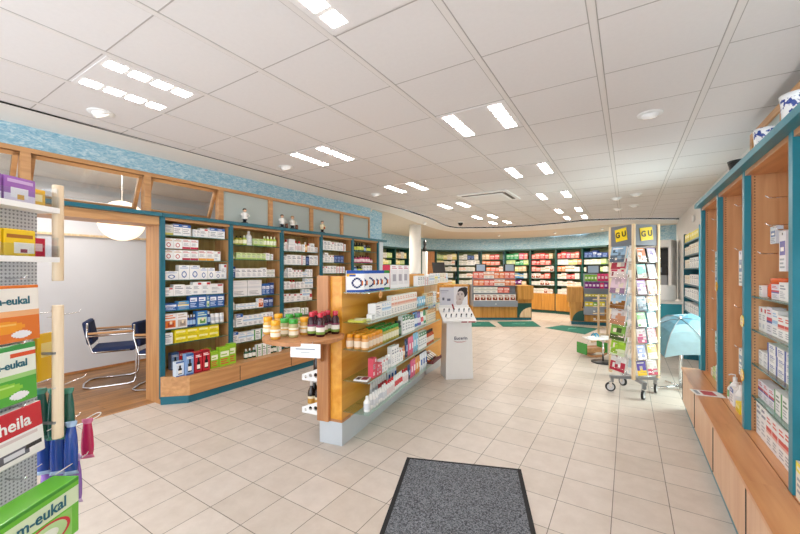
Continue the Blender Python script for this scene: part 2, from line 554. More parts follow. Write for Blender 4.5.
look('gy', 'grey-yellow striped carton', 'carton', 'e2e2dc', 'bot', 'cfc65a', '8b90a0')
look('bl', 'blue carton with white panel', 'carton', '2a5fa8', 'full', 'e8eef6', 'bcd2ee')
look('lb', 'light-blue carton with yellow stripe', 'carton', '4f95cf', 'two', 'f2d24a', 'e6eef6')
look('db', 'dark-blue carton', 'carton', '1e3a7c', 'full', 'c9d6ee', '88a0cc')
look('bp', 'blue carton with green picture', 'carton', '3a78bd', 'photo', 'cfe6c4', '5d9a4a')
look('op', 'white carton with orange picture', 'carton', W, 'photo', 'e2782e', 'b8421f')
look('gp', 'white carton with grey picture', 'carton', W, 'photo', 'c9b7a6', '9a8a80')
look('ye', 'yellow carton with white panel', 'carton', 'f0dc25', 'full', 'f8f2b4', 'b8a51c')
look('yw', 'yellow-topped white carton', 'carton', 'f3efe0', 'top', 'f2e33a', name='bandage_carton')
look('cr', 'cream carton', 'carton', 'f2ead8', 'plain', 'c2a980', name='bandage_carton')
look('lime', 'lime green carton with white panel', 'carton', '93c52e', 'full', 'eef5d8', 'd23a3a')
look('sb', 'blue carton with bottle picture', 'carton', '7f9fce', 'pic', '3b66ab', '2f5aa0', name='syrup_carton')
look('sw', 'pale-blue carton with bottle picture', 'carton', 'd5e2f0', 'pic', '3b66ab', '3b66ab', name='syrup_carton')
look('sr', 'red carton with bottle picture', 'carton', 'c02433', 'pic', 'c02433', '8c1622', name='syrup_carton')
look('gl', 'pale green carton', 'carton', 'd3e4a4', 'bot', '9cc05a', '7fa348', name='skin_care_carton')
look('lg', 'large grey-white set carton', 'carton', 'e6e6e6', 'two', 'd5d8dc', 'e6e6e6', name='device_carton')
look('pk', 'pink carton', 'carton', 'd84f74', 'full', 'f3d5de', 'f0e0e6', name='skin_care_carton')
look('rd', 'red carton with white panel', 'carton', 'cf3a3c', 'full', 'f1dcd8', 'f0c9c2', name='remedy_carton')
look('rp', 'salmon red carton', 'carton', 'df6a5e', 'full', 'f4e0d8', 'f4d3c8', name='remedy_carton')
look('or', 'orange carton with white panel', 'carton', 'e0713a', 'full', 'f7e6d8', 'f6d2b8', name='remedy_carton')
look('ow', 'white carton with orange band', 'carton', 'f0e9e2', 'two', 'e07a48', 'f0c7a8', name='remedy_carton')
look('gr', 'green carton', 'carton', '2f9a5c', 'full', 'dcefe0', 'a8d8b8', name='remedy_carton')
look('tn', 'tan carton with white panel', 'carton', 'd9b78c', 'full', 'f2e8da', 'f0e0c8', name='remedy_carton')
look('cw', 'off-white carton with brown picture', 'carton', 'f0ece8', 'photo', 'a8432c', '6a2f22', name='remedy_carton')
look('bw', 'off-white carton with grey band', 'carton', 'e9e7e0', 'two', 'b8bcae', 'd8d6c8', name='remedy_carton')
look('yl', 'pale yellow carton', 'carton', 'efe39a', 'full', 'faf6dc', 'd8c860', name='remedy_carton')
look('nv', 'navy carton', 'carton', '22386e', 'full', '6a86c4', '8fa4d0', name='remedy_carton')
look('wbt', 'white bottle', 'bottle', W, 'x', 'd8dce2', 'f5f5f5')
look('wpb', 'white pump bottle', 'pump', W, 'x', 'd8dce2', 'eeeeee')
look('lmb', 'lime green bottle', 'bottle', 'b9d55a', 'x', 'eef3d6', 'e8efc4')
look('olb', 'olive oil-like bottle', 'bottle', 'b0b43c', 'x', 'e8e4b0', '3a3f1c')
look('blb', 'dark-blue bottle', 'bottle', '24407e', 'x', '9fc0e4', 'e4e8ee')
look('rtb', 'white bottle with red cap', 'bottle', W, 'x', 'e8d6d6', 'c92d33')
look('rdb', 'red bottle with white label', 'bottle', 'c02d4a', 'x', 'f0dfe2', 'f0f0f0')
look('ob', 'orange bottle', 'bottle', 'e0902c', 'x', 'f4d9a4', 'f0efe8')
look('gnb', 'dark-green bottle with white label', 'bottle', '254f33', 'x', 'eff2ea', 'eeeeea')
look('gyb', 'dark flask with yellow label', 'bottle', '2c3824', 'x', 'c9d24e', '1c1c1c')
look('gwb', 'white bottle with green cap', 'bottle', W, 'x', '7ab07a', '2f8a4a')
look('pkb', 'pink bottle with dark cap', 'bottle', 'c24a6e', 'x', 'f0d2da', '5a1a30')
look('rcb', 'orange-red bottle with black cap', 'bottle', 'c2542c', 'x', 'f2e6d8', '1c1714')
look('wtu', 'white tube', 'tube', W, 'x', 'c9ced6', 'e8e8e8')
look('rtu', 'white tube with red label', 'tube', W, 'x', 'd24c50', 'f0f0f0')
look('btu', 'blue tube', 'tube', '4a78b8', 'x', 'e6ecf4', 'f0f0f0')
look('gtu', 'green tube', 'tube', '3f8a5a', 'x', 'eef4ea', 'f0f0f0')
look('vtu', 'violet tube', 'tube', '6f5aa8', 'x', 'e9e4f2', 'f0f0f0')
look('yj', 'jar with orange lid', 'jar', 'e2a25c', 'x', 'f2dcc0', 'f0a020')
look('gj', 'jar with green lid', 'jar', 'b9b04c', 'x', 'eae6c4', '2f9a34')
look('dj', 'squat navy jar', 'jar', '22386e', 'x', 'cdd8ec', '1a2a50', name='cream_jar')
look('npo', 'navy sachet', 'pouch', '23305c', 'x', '8fa4d0', name='face_mask_sachet')
look('ppo', 'pink sachet', 'pouch', 'd65a80', 'x', 'f3d8e0', name='face_mask_sachet')
look('bpo', 'sky-blue sachet', 'pouch', '7fb8d8', 'x', 'e6f2f8', name='face_mask_sachet')
look('wpo', 'white-blue sachet', 'pouch', 'dde6f0', 'x', '3a64b0', name='face_mask_sachet')
look('opo', 'orange sachet', 'pouch', 'd9883c', 'x', 'f2dcc0', name='face_mask_sachet')
look('gpo', 'bright green pouch', 'pouch', '7fb83a', 'x', 'e9f2d0')
look('mpo', 'magenta pouch', 'pouch', 'd8336e', 'x', 'f6d6e0')
look('upo', 'purple pouch', 'pouch', '86308a', 'x', 'ecd6ee')
look('ypo', 'yellow pouch', 'pouch', 'e4d23c', 'x', 'f6f2c8')

def bottle_prof(b, a, a2, w, h):
    r = w / 2
    return [(r * .92, 0, b), (r, h * .03, b), (r, h * .16, a), (r, h * .55, b), (r, h * .62, b), (r * .7, h * .74, b), (r * .42, h * .79, a2), (r * .42, h * .8, a2), (r * .42, h * .97, a2), (r * .36, h, a2)]
_mc = {}
def item_mesh(k, w, d, h):
    key = (k, round(w, 3), round(d, 3), round(h, 3))
    if key in _mc:
        return _mc[key]
    name, cat, txt, shape, b, style, a, a2 = LOOK[k]
    mb = MB(); mat = 'print'
    if shape == 'carton':
        mb.cards(w, d, h, b, design(style, b, a, a2))
    elif shape == 'flat':
        mb.cards(w, d, h, b, design(style, b, a, a2), side='f4f4f0', top='f4f4f0')
    elif shape in ('bottle', 'pump', 'syrup'):
        p = bottle_prof(b, a, a2, w, h * (0.9 if shape == 'pump' else 1))
        mb.lathe(p, 12)
        if shape == 'pump':
            mb.tube([(0, 0, h * .88), (0, 0, h * .98), (0, -w * .35, h * .985), (0, -w * .55, h * .95)], w * .07, 6, a2)
        mat = 'gloss'
    elif shape == 'tube':
        n = 10; L = []
        for z, t, c in ((0, .8, a2), (h * .12, .85, b), (h * .3, .8, a), (h * .62, .55, b), (h, .06, b)):
            L.append((z, t, c))
        rings = [[mb.pt((w / 2 * math.cos(2 * PI * q / n), w / 2 * t * math.sin(2 * PI * q / n), z)) for q in range(n)] for z, t, c in L]
        for j in range(len(L) - 1):
            for q in range(n):
                mb.face((rings[j][q], rings[j][(q + 1) % n], rings[j + 1][(q + 1) % n], rings[j + 1][q]), L[j][2], 0, True)
        mb.face(rings[0][::-1], a2); mb.face(rings[-1], b)
        mat = 'gloss'
    elif shape == 'jar':
        r = w / 2
        mb.lathe([(r * .9, 0, b), (r, h * .05, b), (r, h * .14, a), (r, h * .55, b), (r * .96, h * .68, b), (r * .8, h * .75, a2), (r * .86, h * .76, a2), (r * .86, h * .97, a2), (r * .8, h, a2)], 14)
        mat = 'gloss'
    elif shape == 'pouch':
        nx, nz = 5, 6
        def P(i, j, s):
            x = -w / 2 + w * i / nx; z = h * j / nz
            t = d / 2 * (math.sin(PI * i / nx) * math.sin(PI * min(max((j - .4) / (nz - .8), 0), 1))) ** .5 if 0 < i < nx else 0
            return (x, s * t, z)
        for s in (-1, 1):
            g = [[mb.pt(P(i, j, s)) for i in range(nx + 1)] for j in range(nz + 1)]
            for j in range(nz):
                for i in range(nx):
                    c = a if (1 <= i < nx - 1 and 2 <= j < 4) else b
                    q = (g[j][i], g[j][i + 1], g[j + 1][i + 1], g[j + 1][i])
                    mb.face(q if s < 0 else q[::-1], c, 0, True)
        mat = 'gloss'
    me = mb.mesh(name, mat)
    _mc[key] = me
    return me
class Frame:
    """a shelf front: local x runs left to right as a shopper sees it, -y points at the shopper"""
    def __init__(s, x, y, rz):
        s.o = Vector((x, y)); s.rz = rz; s.c, s.s = math.cos(rz), math.sin(rz)
    def at(s, a, t):
        return (s.o.x + s.c * a - s.s * t, s.o.y + s.s * a + s.c * t)
def place(F, k, a, t, z, w, d, h, label, grp, rot=0.0):
    me = item_mesh(k, w, d, h)
    nm, cat, txt = LOOK[k][:3]
    x, y = F.at(a, t)
    o = link(nm, me, None, (x, y, z), F.rz + rot)
    tag(o, label, cat, grp)
    return o
def row(F, a0, a1, t, z, segs, where, jit=0.004, rot=0.0, hs=1.0, hmax=9.0):
    """segs: (look, n, w, h[, layers, d]) laid out left to right; (None, gap) leaves room"""
    cur = a0; k = 0
    for sg in segs:
        if sg[0] is None:
            cur += sg[1]; continue
        lk, n, w, h = sg[:4]
        lay = sg[4] if len(sg) > 4 else 1
        d = sg[5] if len(sg) > 5 else (w if LOOK[lk][3] in ('bottle', 'jar', 'pump') else (0.035 if LOOK[lk][3] == 'pouch' else min(max(w * .6, .05), .12)))
        for i in range(n):
            if cur + w > a1 + 0.004:
                return
            for l in range(lay):
                if lay == 1: pos = f'{ORD[k]} from left'
                else: pos = f'{ORD[k]} from left, {["lower", "upper", "topmost"][l]} layer'
                lab = f'{LOOK[lk][2]}, {pos}, {where}'
                hh = min(h * hs, hmax / lay) * (1 + (0 if lay > 1 else rnd.uniform(-.02, .02)))
                place(F, lk, cur + w / 2, t + d / 2 + rnd.uniform(0, jit), z + l * (min(h * hs, hmax / lay) + .0008), w * .97, d, round(h, 3), lab, f'products on the {where}', rot + (0 if lay > 1 else rnd.uniform(-.03, .03)))
            cur += w; k += 1

# ------------------------------------------------------------------ room shell
ZC = 2.748
XL = -4.47
YMIN = -1.6
ft = struct(MB().box((-4.55, YMIN, -.05), (1.6, 14.2, 0)).box((-8, 6.4, -.05), (-4.55, 14.2, 0)).obj('floor', 'tiles'))
struct(MB().box((-7.2, YMIN, -.05), (-4.552, 6.4, 0.001)).obj('floor_office', 'plank'))
struct(MB().box((-4.565, YMIN, 0.001), (-4.54, 2.02, 0.006)).obj('trim_1', 'oak_y'))

O = [(-3.92, YMIN), (-3.92, 6.0), (-3.9, 6.6), (-4.0, 7.8), (-4.27, 9.2), (-4.19, 9.87), (-3.75, 10.15), (-3.13, 10.42), (-2.3, 10.48), (-1.5, 10.3), (-.785, 10.1), (.25, 10.48), (1.05, 11.0)]
Lp = [(XL, YMIN, 2.76), (XL, 6.0, 2.76), (-4.3, 6.6, 2.71), (-4.36, 7.6, 2.66), (-4.6, 9.3, 2.66), (-4.55, 10.1, 2.66), (-4.3, 10.5, 2.66), (-3.5, 11.0, 2.66), (-2.4, 11.2, 2.66), (-1.5, 11.1, 2.66), (-.5, 10.75, 2.66), (.3, 11.0, 2.66), (1.06, 11.4, 2.66)]
Wp = [(XL, YMIN), (XL, 6.0), (-7.1, 6.4), (-6.9, 8.2), (-6.6, 9.39), (-6.55, 10.85), (-6.25, 12.37), (-4.05, 13.7), (-2.96, 13.6), (-1.64, 13.25), (-.48, 12.65), (.3, 12.2), (1.1, 11.7)]
def smooth_line(P, n=6):
    out = []
    for i in range(len(P) - 1):
        p0, p1, p2, p3 = P[max(i - 1, 0)], P[i], P[i + 1], P[min(i + 2, len(P) - 1)]
        for k in range(n):
            t = k / n
            out.append(tuple(.5 * (2 * b + (c - a) * t + (2 * a - 5 * b + 4 * c - d) * t * t + (3 * b - a - 3 * c + d) * t ** 3) for a, b, c, d in zip(p0, p1, p2, p3)))
    return out + [tuple(P[-1])]
Os = smooth_line(O[1:]); Ls = smooth_line(Lp[1:]); Ws = smooth_line(Wp[1:])
Os[0] = O[1]; Os = [O[0]] + Os; Ls = [Lp[0]] + Ls; Ws = [Wp[0]] + Ws
def ycurve(x):
    best = 99
    for a, b in zip(Os[1:], Os[2:]):
        if min(a[0], b[0]) <= x <= max(a[0], b[0]) and abs(a[0] - b[0]) > 1e-6:
            best = min(best, a[1] + (b[1] - a[1]) * (x - a[0]) / (b[0] - a[0]))
    return best
mb = MB()
mb.poly([(p[0], p[1], ZC) for p in Os] + [(1.05, YMIN, ZC)])
mb.poly([(p[0], p[1], ZC + .06) for p in Os] + [(1.05, YMIN, ZC + .06)])
struct(mb.obj('ceiling', 'ceil'))
mb = MB()   # suspended grid
for i in range(-5, 5):
    x = -1.347 + .6 * i
    if x < -3.92 or x > 1.02: continue
    w = .017
    ye = min(ycurve(x), 11) - .02
    mb.box((x - w, YMIN, ZC - .004), (x + w, ye, ZC + .001))
    for e in (-1, 1):
        mb.box((x + e * (w + .003) - .0025, YMIN, ZC - .0012), (x + e * (w + .003) + .0025, ye, ZC + .001), m=1)
for j in range(-4, 18):
    y = .871 + .596 * j
    xs = [x / 20 for x in range(-78, 21) if ycurve(x / 20) > y + .02]
    if not xs: continue
    a = b = xs[0]
    runs = []
    for x in xs[1:]:
        if x - b > .06: runs.append((a, b)); a = x
        b = x
    runs.append((a, b))
    for a, b in runs:
        if b - a > .1: mb.box((a if a > -3.85 else -3.915, y - .0035, ZC - .0012), (b, y + .0035, ZC + .001), m=1)
struct(mb.obj('trim_2', ['bar', 'groove']))
def far(p):
    return min(max((p[1] - 5.6) / 1.2, 0.0), 1.0)
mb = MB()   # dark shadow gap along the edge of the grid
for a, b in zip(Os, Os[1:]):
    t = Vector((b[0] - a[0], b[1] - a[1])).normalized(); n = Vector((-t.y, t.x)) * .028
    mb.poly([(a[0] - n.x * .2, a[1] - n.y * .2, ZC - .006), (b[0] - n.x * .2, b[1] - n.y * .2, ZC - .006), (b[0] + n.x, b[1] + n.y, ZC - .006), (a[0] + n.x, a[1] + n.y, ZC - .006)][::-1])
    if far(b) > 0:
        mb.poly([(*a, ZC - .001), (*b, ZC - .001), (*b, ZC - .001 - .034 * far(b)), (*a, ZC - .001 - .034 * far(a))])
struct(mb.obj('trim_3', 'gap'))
mb = MB()
for k in range(len(Os) - 1):
    mb.poly([(*Os[k], ZC - .002 - .034 * far(Os[k])), (*Os[k + 1], ZC - .002 - .034 * far(Os[k + 1])), Ls[k + 1], Ls[k]])
struct(mb.obj('ceiling_edge', 'plaster'))
mb = MB()
for k in range(1, len(Os) - 1):
    mb.poly([Ls[k], Ls[k + 1], (Ws[k + 1][0], Ws[k + 1][1], min(Ls[k + 1][2], 2.665)), (Ws[k][0], Ws[k][1], min(Ls[k][2], 2.665))])
struct(mb.obj('ceiling_back', 'soffit'))
struct(MB().box((-7.2, YMIN, 2.78), (-3.9, 6.5, 2.83)).obj('ceiling_office', 'plaster'))
# left wall: blue paper above the transoms
struct(MB().box((XL - .12, YMIN, 2.565), (XL, 6.42, 2.78)).obj('wall_left', 'wallpaper'))
struct(MB().box((-4.85, 5.98, 2.13), (XL + .003, 6.4, 2.78)).obj('wall_left_end', 'wallpaper'))
struct(MB().box((-7.1, 6.38, 0), (-4.86, 6.44, 2.8)).obj('wall_alcove', 'wall'))
struct(MB().box((-7.0, YMIN, 0), (-6.8, 6.38, 2.8)).obj('wall_office', 'office'))
struct(MB().box((-6.8, 4.6, 0), (-4.8, 4.7, 2.8)).obj('wall_office_end', 'office'))
struct(MB().box((-6.8, YMIN, 0.001), (-6.785, 4.6, .03)).obj('baseboard_office', 'oak_red'))
struct(MB().box((-6.8, .5, 1.99), (-6.76, 3.2, 2.02)).obj('trim_4', 'pale'))
# right wall with a window opening behind the tall cabinets
mb = MB()
X0, X1 = 1.05, 1.25
mb.box((X0, YMIN, 0), (X1, 5.15, 2.8)).box((X0, 6.15, 0), (X1, 12.0, 2.8)).box((X0, 5.15, 2.3), (X1, 6.15, 2.8)).box((X0, 5.15, 0), (X1, 6.15, .15))
struct(mb.obj('wall_right', 'wall'))
wn = struct(MB().box((X0 + .05, 5.15, .15), (X0 + .11, 5.22, 2.3)).box((X0 + .05, 6.08, .15), (X0 + .11, 6.15, 2.3)).box((X0 + .05, 5.22, 2.23), (X0 + .11, 6.08, 2.3)).box((X0 + .05, 5.22, .15), (X0 + .11, 6.08, .22)).obj('window_1', 'white'))
MB().box((X0 + .075, 5.22, .22), (X0 + .083, 6.08, 2.23)).obj('pane', 'glass', wn)
# shop front behind the camera: glazed, so the daylight comes in
mb = MB()
for x in (-4.5, -3.1, -1.7, -.3, 1.0):
    mb.box((x - .04, YMIN, 0), (x + .04, YMIN + .08, 2.76))
mb.box((-4.5, YMIN, 0), (1.05, YMIN + .08, .1)).box((-4.5, YMIN, 2.62), (1.05, YMIN + .08, 2.8))
struct(mb.obj('window_2', 'white'))
struct(MB().box((-7.0, YMIN - .1, 0), (-4.56, YMIN, 2.8)).obj('wall_front', 'wall'))

# curved back wall, from pixel-measured depth of its cornice
DU = [(383, 11.4), (396, 12.0), (409, 12.6), (422, 13.2), (435.8, 13.65), (457.8, 13.75), (480.6, 13.75), (504, 13.6), (529, 13.05), (554.5, 12.5), (580.6, 11.8), (607, 10.95)]
BP = []
for u, d in DU:
    r = (u - 400) / 364.1 * d
    BP.append((-SN * d + CS * r, CS * d + SN * r))
wl = [(-6.75, 6.45), (-6.7, 8.3)] + BP + [(.15, 12.1), (1.1, 11.55)]
mb = MB()
def offs(P, k, o):
    a = P[max(k - 1, 0)]; b = P[min(k + 1, len(P) - 1)]
    t = Vector((b[0] - a[0], b[1] - a[1])).normalized()
    return (P[k][0] - t.y * o, P[k][1] + t.x * o)
prof = [(.5, 0), (.5, 2.253), (.03, 2.253), (.03, 2.72)]
g = [[mb.pt((*offs(wl, k, o), z)) for o, z in prof] for k in range(len(wl))]
for k in range(len(wl) - 1):
    for q in range(3):
        mb.face((g[k][q], g[k + 1][q], g[k + 1][q + 1], g[k][q + 1]))
struct(mb.obj('wall_back', 'wallpaper'))
cx, cy = -4.66, 8.19
struct(MB().lathe([(.15, 0), (.15, 2.668)], 28).obj('column', 'plaster', None, (cx, cy, 0)))

# transom windows over the left shelving
edges = [(-.3, 0.95, 1), (.95, 1.905, 1), (1.905, 2.755, 1), (2.755, 3.53, 0), (3.53, 4.35, 0), (4.35, 5.11, 0), (5.11, 5.97, 0)]
n = 3
for y0, y1, tilt in edges:
    mb = MB()
    xa, xb = XL - .07, XL + .012
    mb.box((xa, y0, 2.13), (xb, y0 + .045, 2.53)).box((xa, y1 - .02, 2.13), (xb, y1 + .0, 2.53)).box((xa, y0, 2.53), (xb, y1, 2.57)).box((xa, y0, 2.12), (xb, y1, 2.145))
    w = struct(mb.obj(f'window_{n}', 'oak_y')); n += 1
    if tilt:
        s = MB()
        s.X = Matrix.Translation((XL - .03, 0, 2.53)) @ Matrix.Rotation(math.radians(24), 4, 'Y')
        a, b = y0 + .05, y1 - .025
        s.box((-.018, a, -.40), (.018, a + .035, 0)).box((-.018, b - .035, -.40), (.018, b, 0)).box((-.018, a, -.035), (.018, b, 0)).box((-.018, a, -.40), (.018, b, -.365))
        f = s.obj('sash', 'oak_y', w)
        p = MB(); p.X = s.X
        p.box((-.004, a + .035, -.365), (.004, b - .035, -.035)).obj('pane', 'pane', f)
    else:
        MB().box((XL - .03, y0 + .045, 2.145), (XL - .02, y1 - .02, 2.53)).obj('pane', 'frost', w)

# ------------------------------------------------------------------ ceiling fittings
def strip(mb, x, y0):
    for k in range(4):
        a = y0 + .05 + k * .13
        mb.box((x - .046, a, -.004), (x + .046, a + .096, 0))
LT = [(i, j) for j in (0, 3, 6, 9, 12, 14) for i in (0, -3)]
pr0 = None
for i, j in LT:
    x0 = -1.347 + .6 * i; y0 = .871 + .596 * j
    side = 'island side' if i == 0 else 'shelving side'
    lab = f'recessed square ceiling luminaire with two glowing strips, {ORD[(0, 3, 6, 9, 12, 14).index(j)]} row from entrance, {side}'
    t = thing('ceiling_light', lab, 'ceiling light', (x0 + .3, y0 + .298, ZC - .003), 0, 'recessed ceiling luminaires')
    if pr0 is None:
        a = MB().box((-.28, -.28, -.002), (.28, .28, .002)).obj('light_panel', 'ceil', t)
        parts = [a]
        for sx in (-.19, .19):
            m2 = MB(); strip(m2, sx, -.3)
            parts.append(m2.obj('diffuser', 'lamp', t))
        pr0 = parts
    else:
        for p in pr0:
            c = p.copy(); C.objects.link(c); c.parent = t
SP = [(-3.54, 1.19, 'first downlight from entrance along the blue wall'), (-3.51, 3.01, 'second downlight from entrance along the blue wall'), (-3.51, 4.87, 'third downlight from entrance along the blue wall'), (.15, 3.53, 'tilted round downlight over the aisle before the right cabinets'), (.115, 7.13, 'downlight above the card spinner, window side'), (-.17, 7.35, 'downlight above the card spinner, island side'), (.1, 8.32, 'downlight beyond the card spinner, window side'), (-.17, 8.62, 'downlight beyond the card spinner, island side')]
sp0 = None
for x, y, lab in SP:
    t = thing('downlight', 'white ' + lab, 'downlight', (x, y, ZC), 0, 'white tilting downlights')
    if sp0 is None:
        a = MB().lathe([(.072, -.008), (.088, -.006), (.09, 0), (.074, 0)], 24).obj('trim_ring', 'white', t)
        m2 = MB(); m2.X = Matrix.Rotation(math.radians(28), 4, 'X')
        b = m2.lathe([(.062, .02), (.062, -.018), (.05, -.024)], 20, cap=True).obj('lamp_head', 'white', t)
        m3 = MB(); m3.X = Matrix.Rotation(math.radians(28), 4, 'X')
        c = m3.lathe([(.048, -.0245), (.048, -.027)], 20).obj('lamp_face', 'spot_e', t)
        sp0 = [a, b, c]
    else:
        for p in sp0:
            q = p.copy(); C.objects.link(q); q.parent = t
t = thing('air_conditioner', 'square white air conditioning cassette with dark slot in the ceiling', 'air conditioner', (-2.0, 6.07, ZC), .0)
MB().box((-.42, -.42, -.02), (.42, .42, 0)).obj('cover', 'white', t, bevel=.008)
MB().box((-.36, -.36, -.024), (.33, -.31, -.019)).obj('air_slot', 'black', t, bevel=.01)
MB().box((.31, -.305, -.024), (.36, .3, -.019)).obj('air_slot', 'black', t, bevel=.01)
MB().box((-.28, -.28, -.03), (.28, .28, -.018)).obj('intake_grille', 'white', t, bevel=.006)
t = thing('security_camera', 'small black dome security camera on the far ceiling', 'camera', (-3.7, 8.89, ZC))
MB().lathe([(.07, -.02), (.075, 0)], 20).obj('mount', 'white', t)
MB().lathe([(.012, -.1), (.04, -.085), (.062, -.05), (.065, -.02)], 20).obj('dome', 'black', t)
for (x, y, q) in ((-4.2, 7.85, 'beside the column'), (-3.6, 11.9, 'over the first till'), (-1.9, 12.0, 'over the middle of the back wall'), (-.6, 11.5, 'over the last till')):
    t = thing('spotlight', f'tiny white spotlight on the lowered back ceiling {q}', 'spotlight', (x, y, 2.662), 0, 'spotlights of the lowered back ceiling')
    MB().lathe([(.03, -.05), (.045, -.02), (.03, 0)], 14).obj('lamp_head', 'white', t)
    MB().lathe([(.026, -.054), (.026, -.05)], 14).obj('lamp_face', 'spot_e', t)
# ------------------------------------------------------------------ portal to the office
struct(MB().box((-4.76, -.6, 2.0), (-4.415, 2.012, 2.09)).obj('trim_5', 'oak_y'))
struct(MB().box((-4.76, -.6, 2.091), (-4.345, 2.012, 2.13)).obj('trim_6', 'teal'))
struct(MB().box((-4.8, 6.19, 0), (-4.41, 6.37, 2.09)).obj('wall_left_pier', 'base_grey'))

def cabinet(name, label, F, width, depth, zcap, shelves, zl, ledge, mats, chamfer=False, last=False, group=None, doors=0, capx=0.0, fr=.05, wide=0.0):
    """one bay of shop shelving; mats: frame, side, back, front, shelf"""
    mf, ms, mbk, mfr, msh = mats
    t = thing(name, label, 'shelving', (F.o.x, F.o.y, 0), F.rz, group)
    zt = zcap - .04
    MB().box((0, -.004, zl if not chamfer else .06), (fr, .03, zt)).obj('upright', mf, t)
    if last: MB().box((width, -.004, zl), (width + fr, .03, zt)).obj('upright', mf, t)
    if last: MB().box((width + .01, .031, 0.05), (width + .04, depth, zt)).obj('side_panel', ms, t)
    MB().box((.008, .031, .0 if chamfer else .05), (.036, depth, zt)).obj('side_panel', ms, t)
    MB().box((.037, depth - .015, zl), (width - .001 + (.01 if last else .007), depth, zt)).obj('back_panel', mbk, t)
    MB().box((.037, .0, zt - .03), (width - .001, depth - .016, zt - .001)).obj('top_board', mfr, t)
    MB().box((0, -.055, zt), (width + (fr if last else 0) + capx, depth, zcap)).obj('cornice', mf, t)
    if ledge > 0:
        x1 = width + (fr if last else 0)
        o = [(0, -.006), (.20, -ledge), (x1, -ledge), (x1, -.006)] if chamfer else [(0, -.006), (0, -ledge), (x1, -ledge), (x1, -.006)]
        MB().prism(o, zl - .022, zl).obj('ledge', mfr, t)
        sh = lambda q: [(max(a, 0.0), min(b + q, -.006)) for a, b in o]
        MB().prism(sh(.012), .09, zl - .024).obj('drawer_front', 'cab_front' if mfr == 'cab_y' else mfr, t)
        if not chamfer: MB().box((-.003, -ledge + .008, .1), (.003, -ledge + .013, zl - .026)).obj('drawer_gap', 'black', t)
        MB().prism(sh(.035), 0, .088).obj('plinth', mf if not wide else mf, t)
        MB().box((.037, 0, zl - .02), (width, depth - .016, zl)).obj('base_shelf', mfr, t)
        MB().box((.037, .0, 0), (width, .03, .09)).obj('kick_board', mf, t)
    for z in shelves:
        gs = MB().box((.052, .036, z - .008), (width - .002, depth - .017, z)).obj('glass_shelf', msh, t)
        MB().box((.052, .032, z - .009), (width - .002, .0355, z)).obj('shelf_edge', 'glass_edge', gs)
    return t

# ---- left shelving, five bays
LP = ['bay beside office doorway', 'second bay from office doorway', 'third bay from office doorway', 'fourth bay from office doorway', 'fifth bay from office doorway']
LZ = [[.65, .82, 1.03, 1.197, 1.385, 1.615, 1.90], [.516, .731, .962, 1.14, 1.395, 1.644, 1.84], [.55, .78, 1.0, 1.20, 1.38, 1.58, 1.79], [.62, .9, 1.2, 1.44, 1.63, 1.845], [.7, 1.1, 1.46, 1.636, 1.865]]
LM = ('teal', 'oak', 'olive', 'oak_x', 'glass_g')
LF = []
for k in range(5):
    F = Frame(-4.40, 2.015 + .83 * k, PI / 2)
    LF.append(F)
    cabinet('wall_shelving', f'tall teal and oak shelving unit with glass shelves, {LP[k]}', F, .83, .35, 2.13, LZ[k], .31, .235, LM, chamfer=(k == 0), last=(k == 4), group='teal and oak shelving of the left wall', capx=.2 if k == 4 else 0)
LN = ['base ledge', 'eighth shelf', 'seventh shelf', 'sixth shelf', 'fifth shelf', 'fourth shelf', 'third shelf', 'second shelf', 'top shelf']
def left(k, sh, segs, t=.05, rot=0):
    """sh: 0 = ledge, 1.. counted from below; named from the top"""
    zs = [.31] + LZ[k]
    nm = 'base ledge' if sh == 0 else ('top shelf' if sh == len(LZ[k]) else f'{ORD[len(LZ[k]) - sh]} shelf')
    row(LF[k], .062, .822, t, zs[sh] + .0006, segs, f'{nm}, {LP[k]}', rot=rot, hs=1.14, hmax=(zs + [2.06])[sh + 1] - zs[sh] - .018)
# bay 1
left(0, 7, [('gy', 1, .1, .115), ('wb', 2, .1, .135), (None, .03), ('wp', 2, .04, .09), ('wr', 1, .105, .11), ('wp', 1, .02, .1), ('wb', 2, .1, .13), ('lb', 1, .07, .15)])
left(0, 6, [('wrc', 2, .1, .115, 2), ('wrb', 2, .095, .115, 2), ('wo', 2, .1, .125), ('wr', 1, .085, .12), ('wl', 1, .09, .14)])
left(0, 5, [('wl', 1, .16, .1), ('wl', 2, .125, .17), ('wl', 2, .095, .14), ('wl', 1, .085, .1), ('wr', 1, .075, .19)])
left(0, 4, [('wr', 1, .1, .1), ('wp', 1, .13, .13), ('wp', 1, .095, .12), ('wr', 2, .11, .155), ('wr', 1, .17, .125)])
left(0, 3, [('bl', 1, .15, .085), ('lb', 1, .13, .1), ('bl', 2, .105, .17), ('bp', 1, .04, .15), ('bl', 2, .1, .165)])
left(0, 2, [('op', 1, .14, .175), ('gp', 1, .12, .175), ('blb', 3, .035, .14), ('bp', 1, .14, .175), ('blb', 1, .05, .16), ('wtu', 3, .06, .125)])
left(0, 1, [('wp', 1, .095, .125), (None, .02), ('ye', 4, .135, .073, 2)])
left(0, 0, [(None, .14), ('sb', 1, .09, .2, 1, .07), ('sr', 2, .09, .2, 1, .07)], .18)
left(0, 0, [(None, .56), ('lime', 1, .085, .18)], .2)
F0 = LF[0]
for q, (kk, a, t, w, h) in enumerate([('sw', .13, -.125, .085, .165), ('sb', .222, -.155, .085, .24), ('sr', .318, -.16, .08, .24), ('sr', .41, -.16, .085, .25), ('lime', .535, -.12, .1, .2), ('lime', .66, -.13, .14, .235), ('lime', .775, -.11, .1, .255)]):
    place(F0, kk, a, t, .3106, w, .07, h, f'{LOOK[kk][2]}, {ORD[q]} from left along front edge of doorway bay ledge', 'cartons along the ledge of the doorway bay')
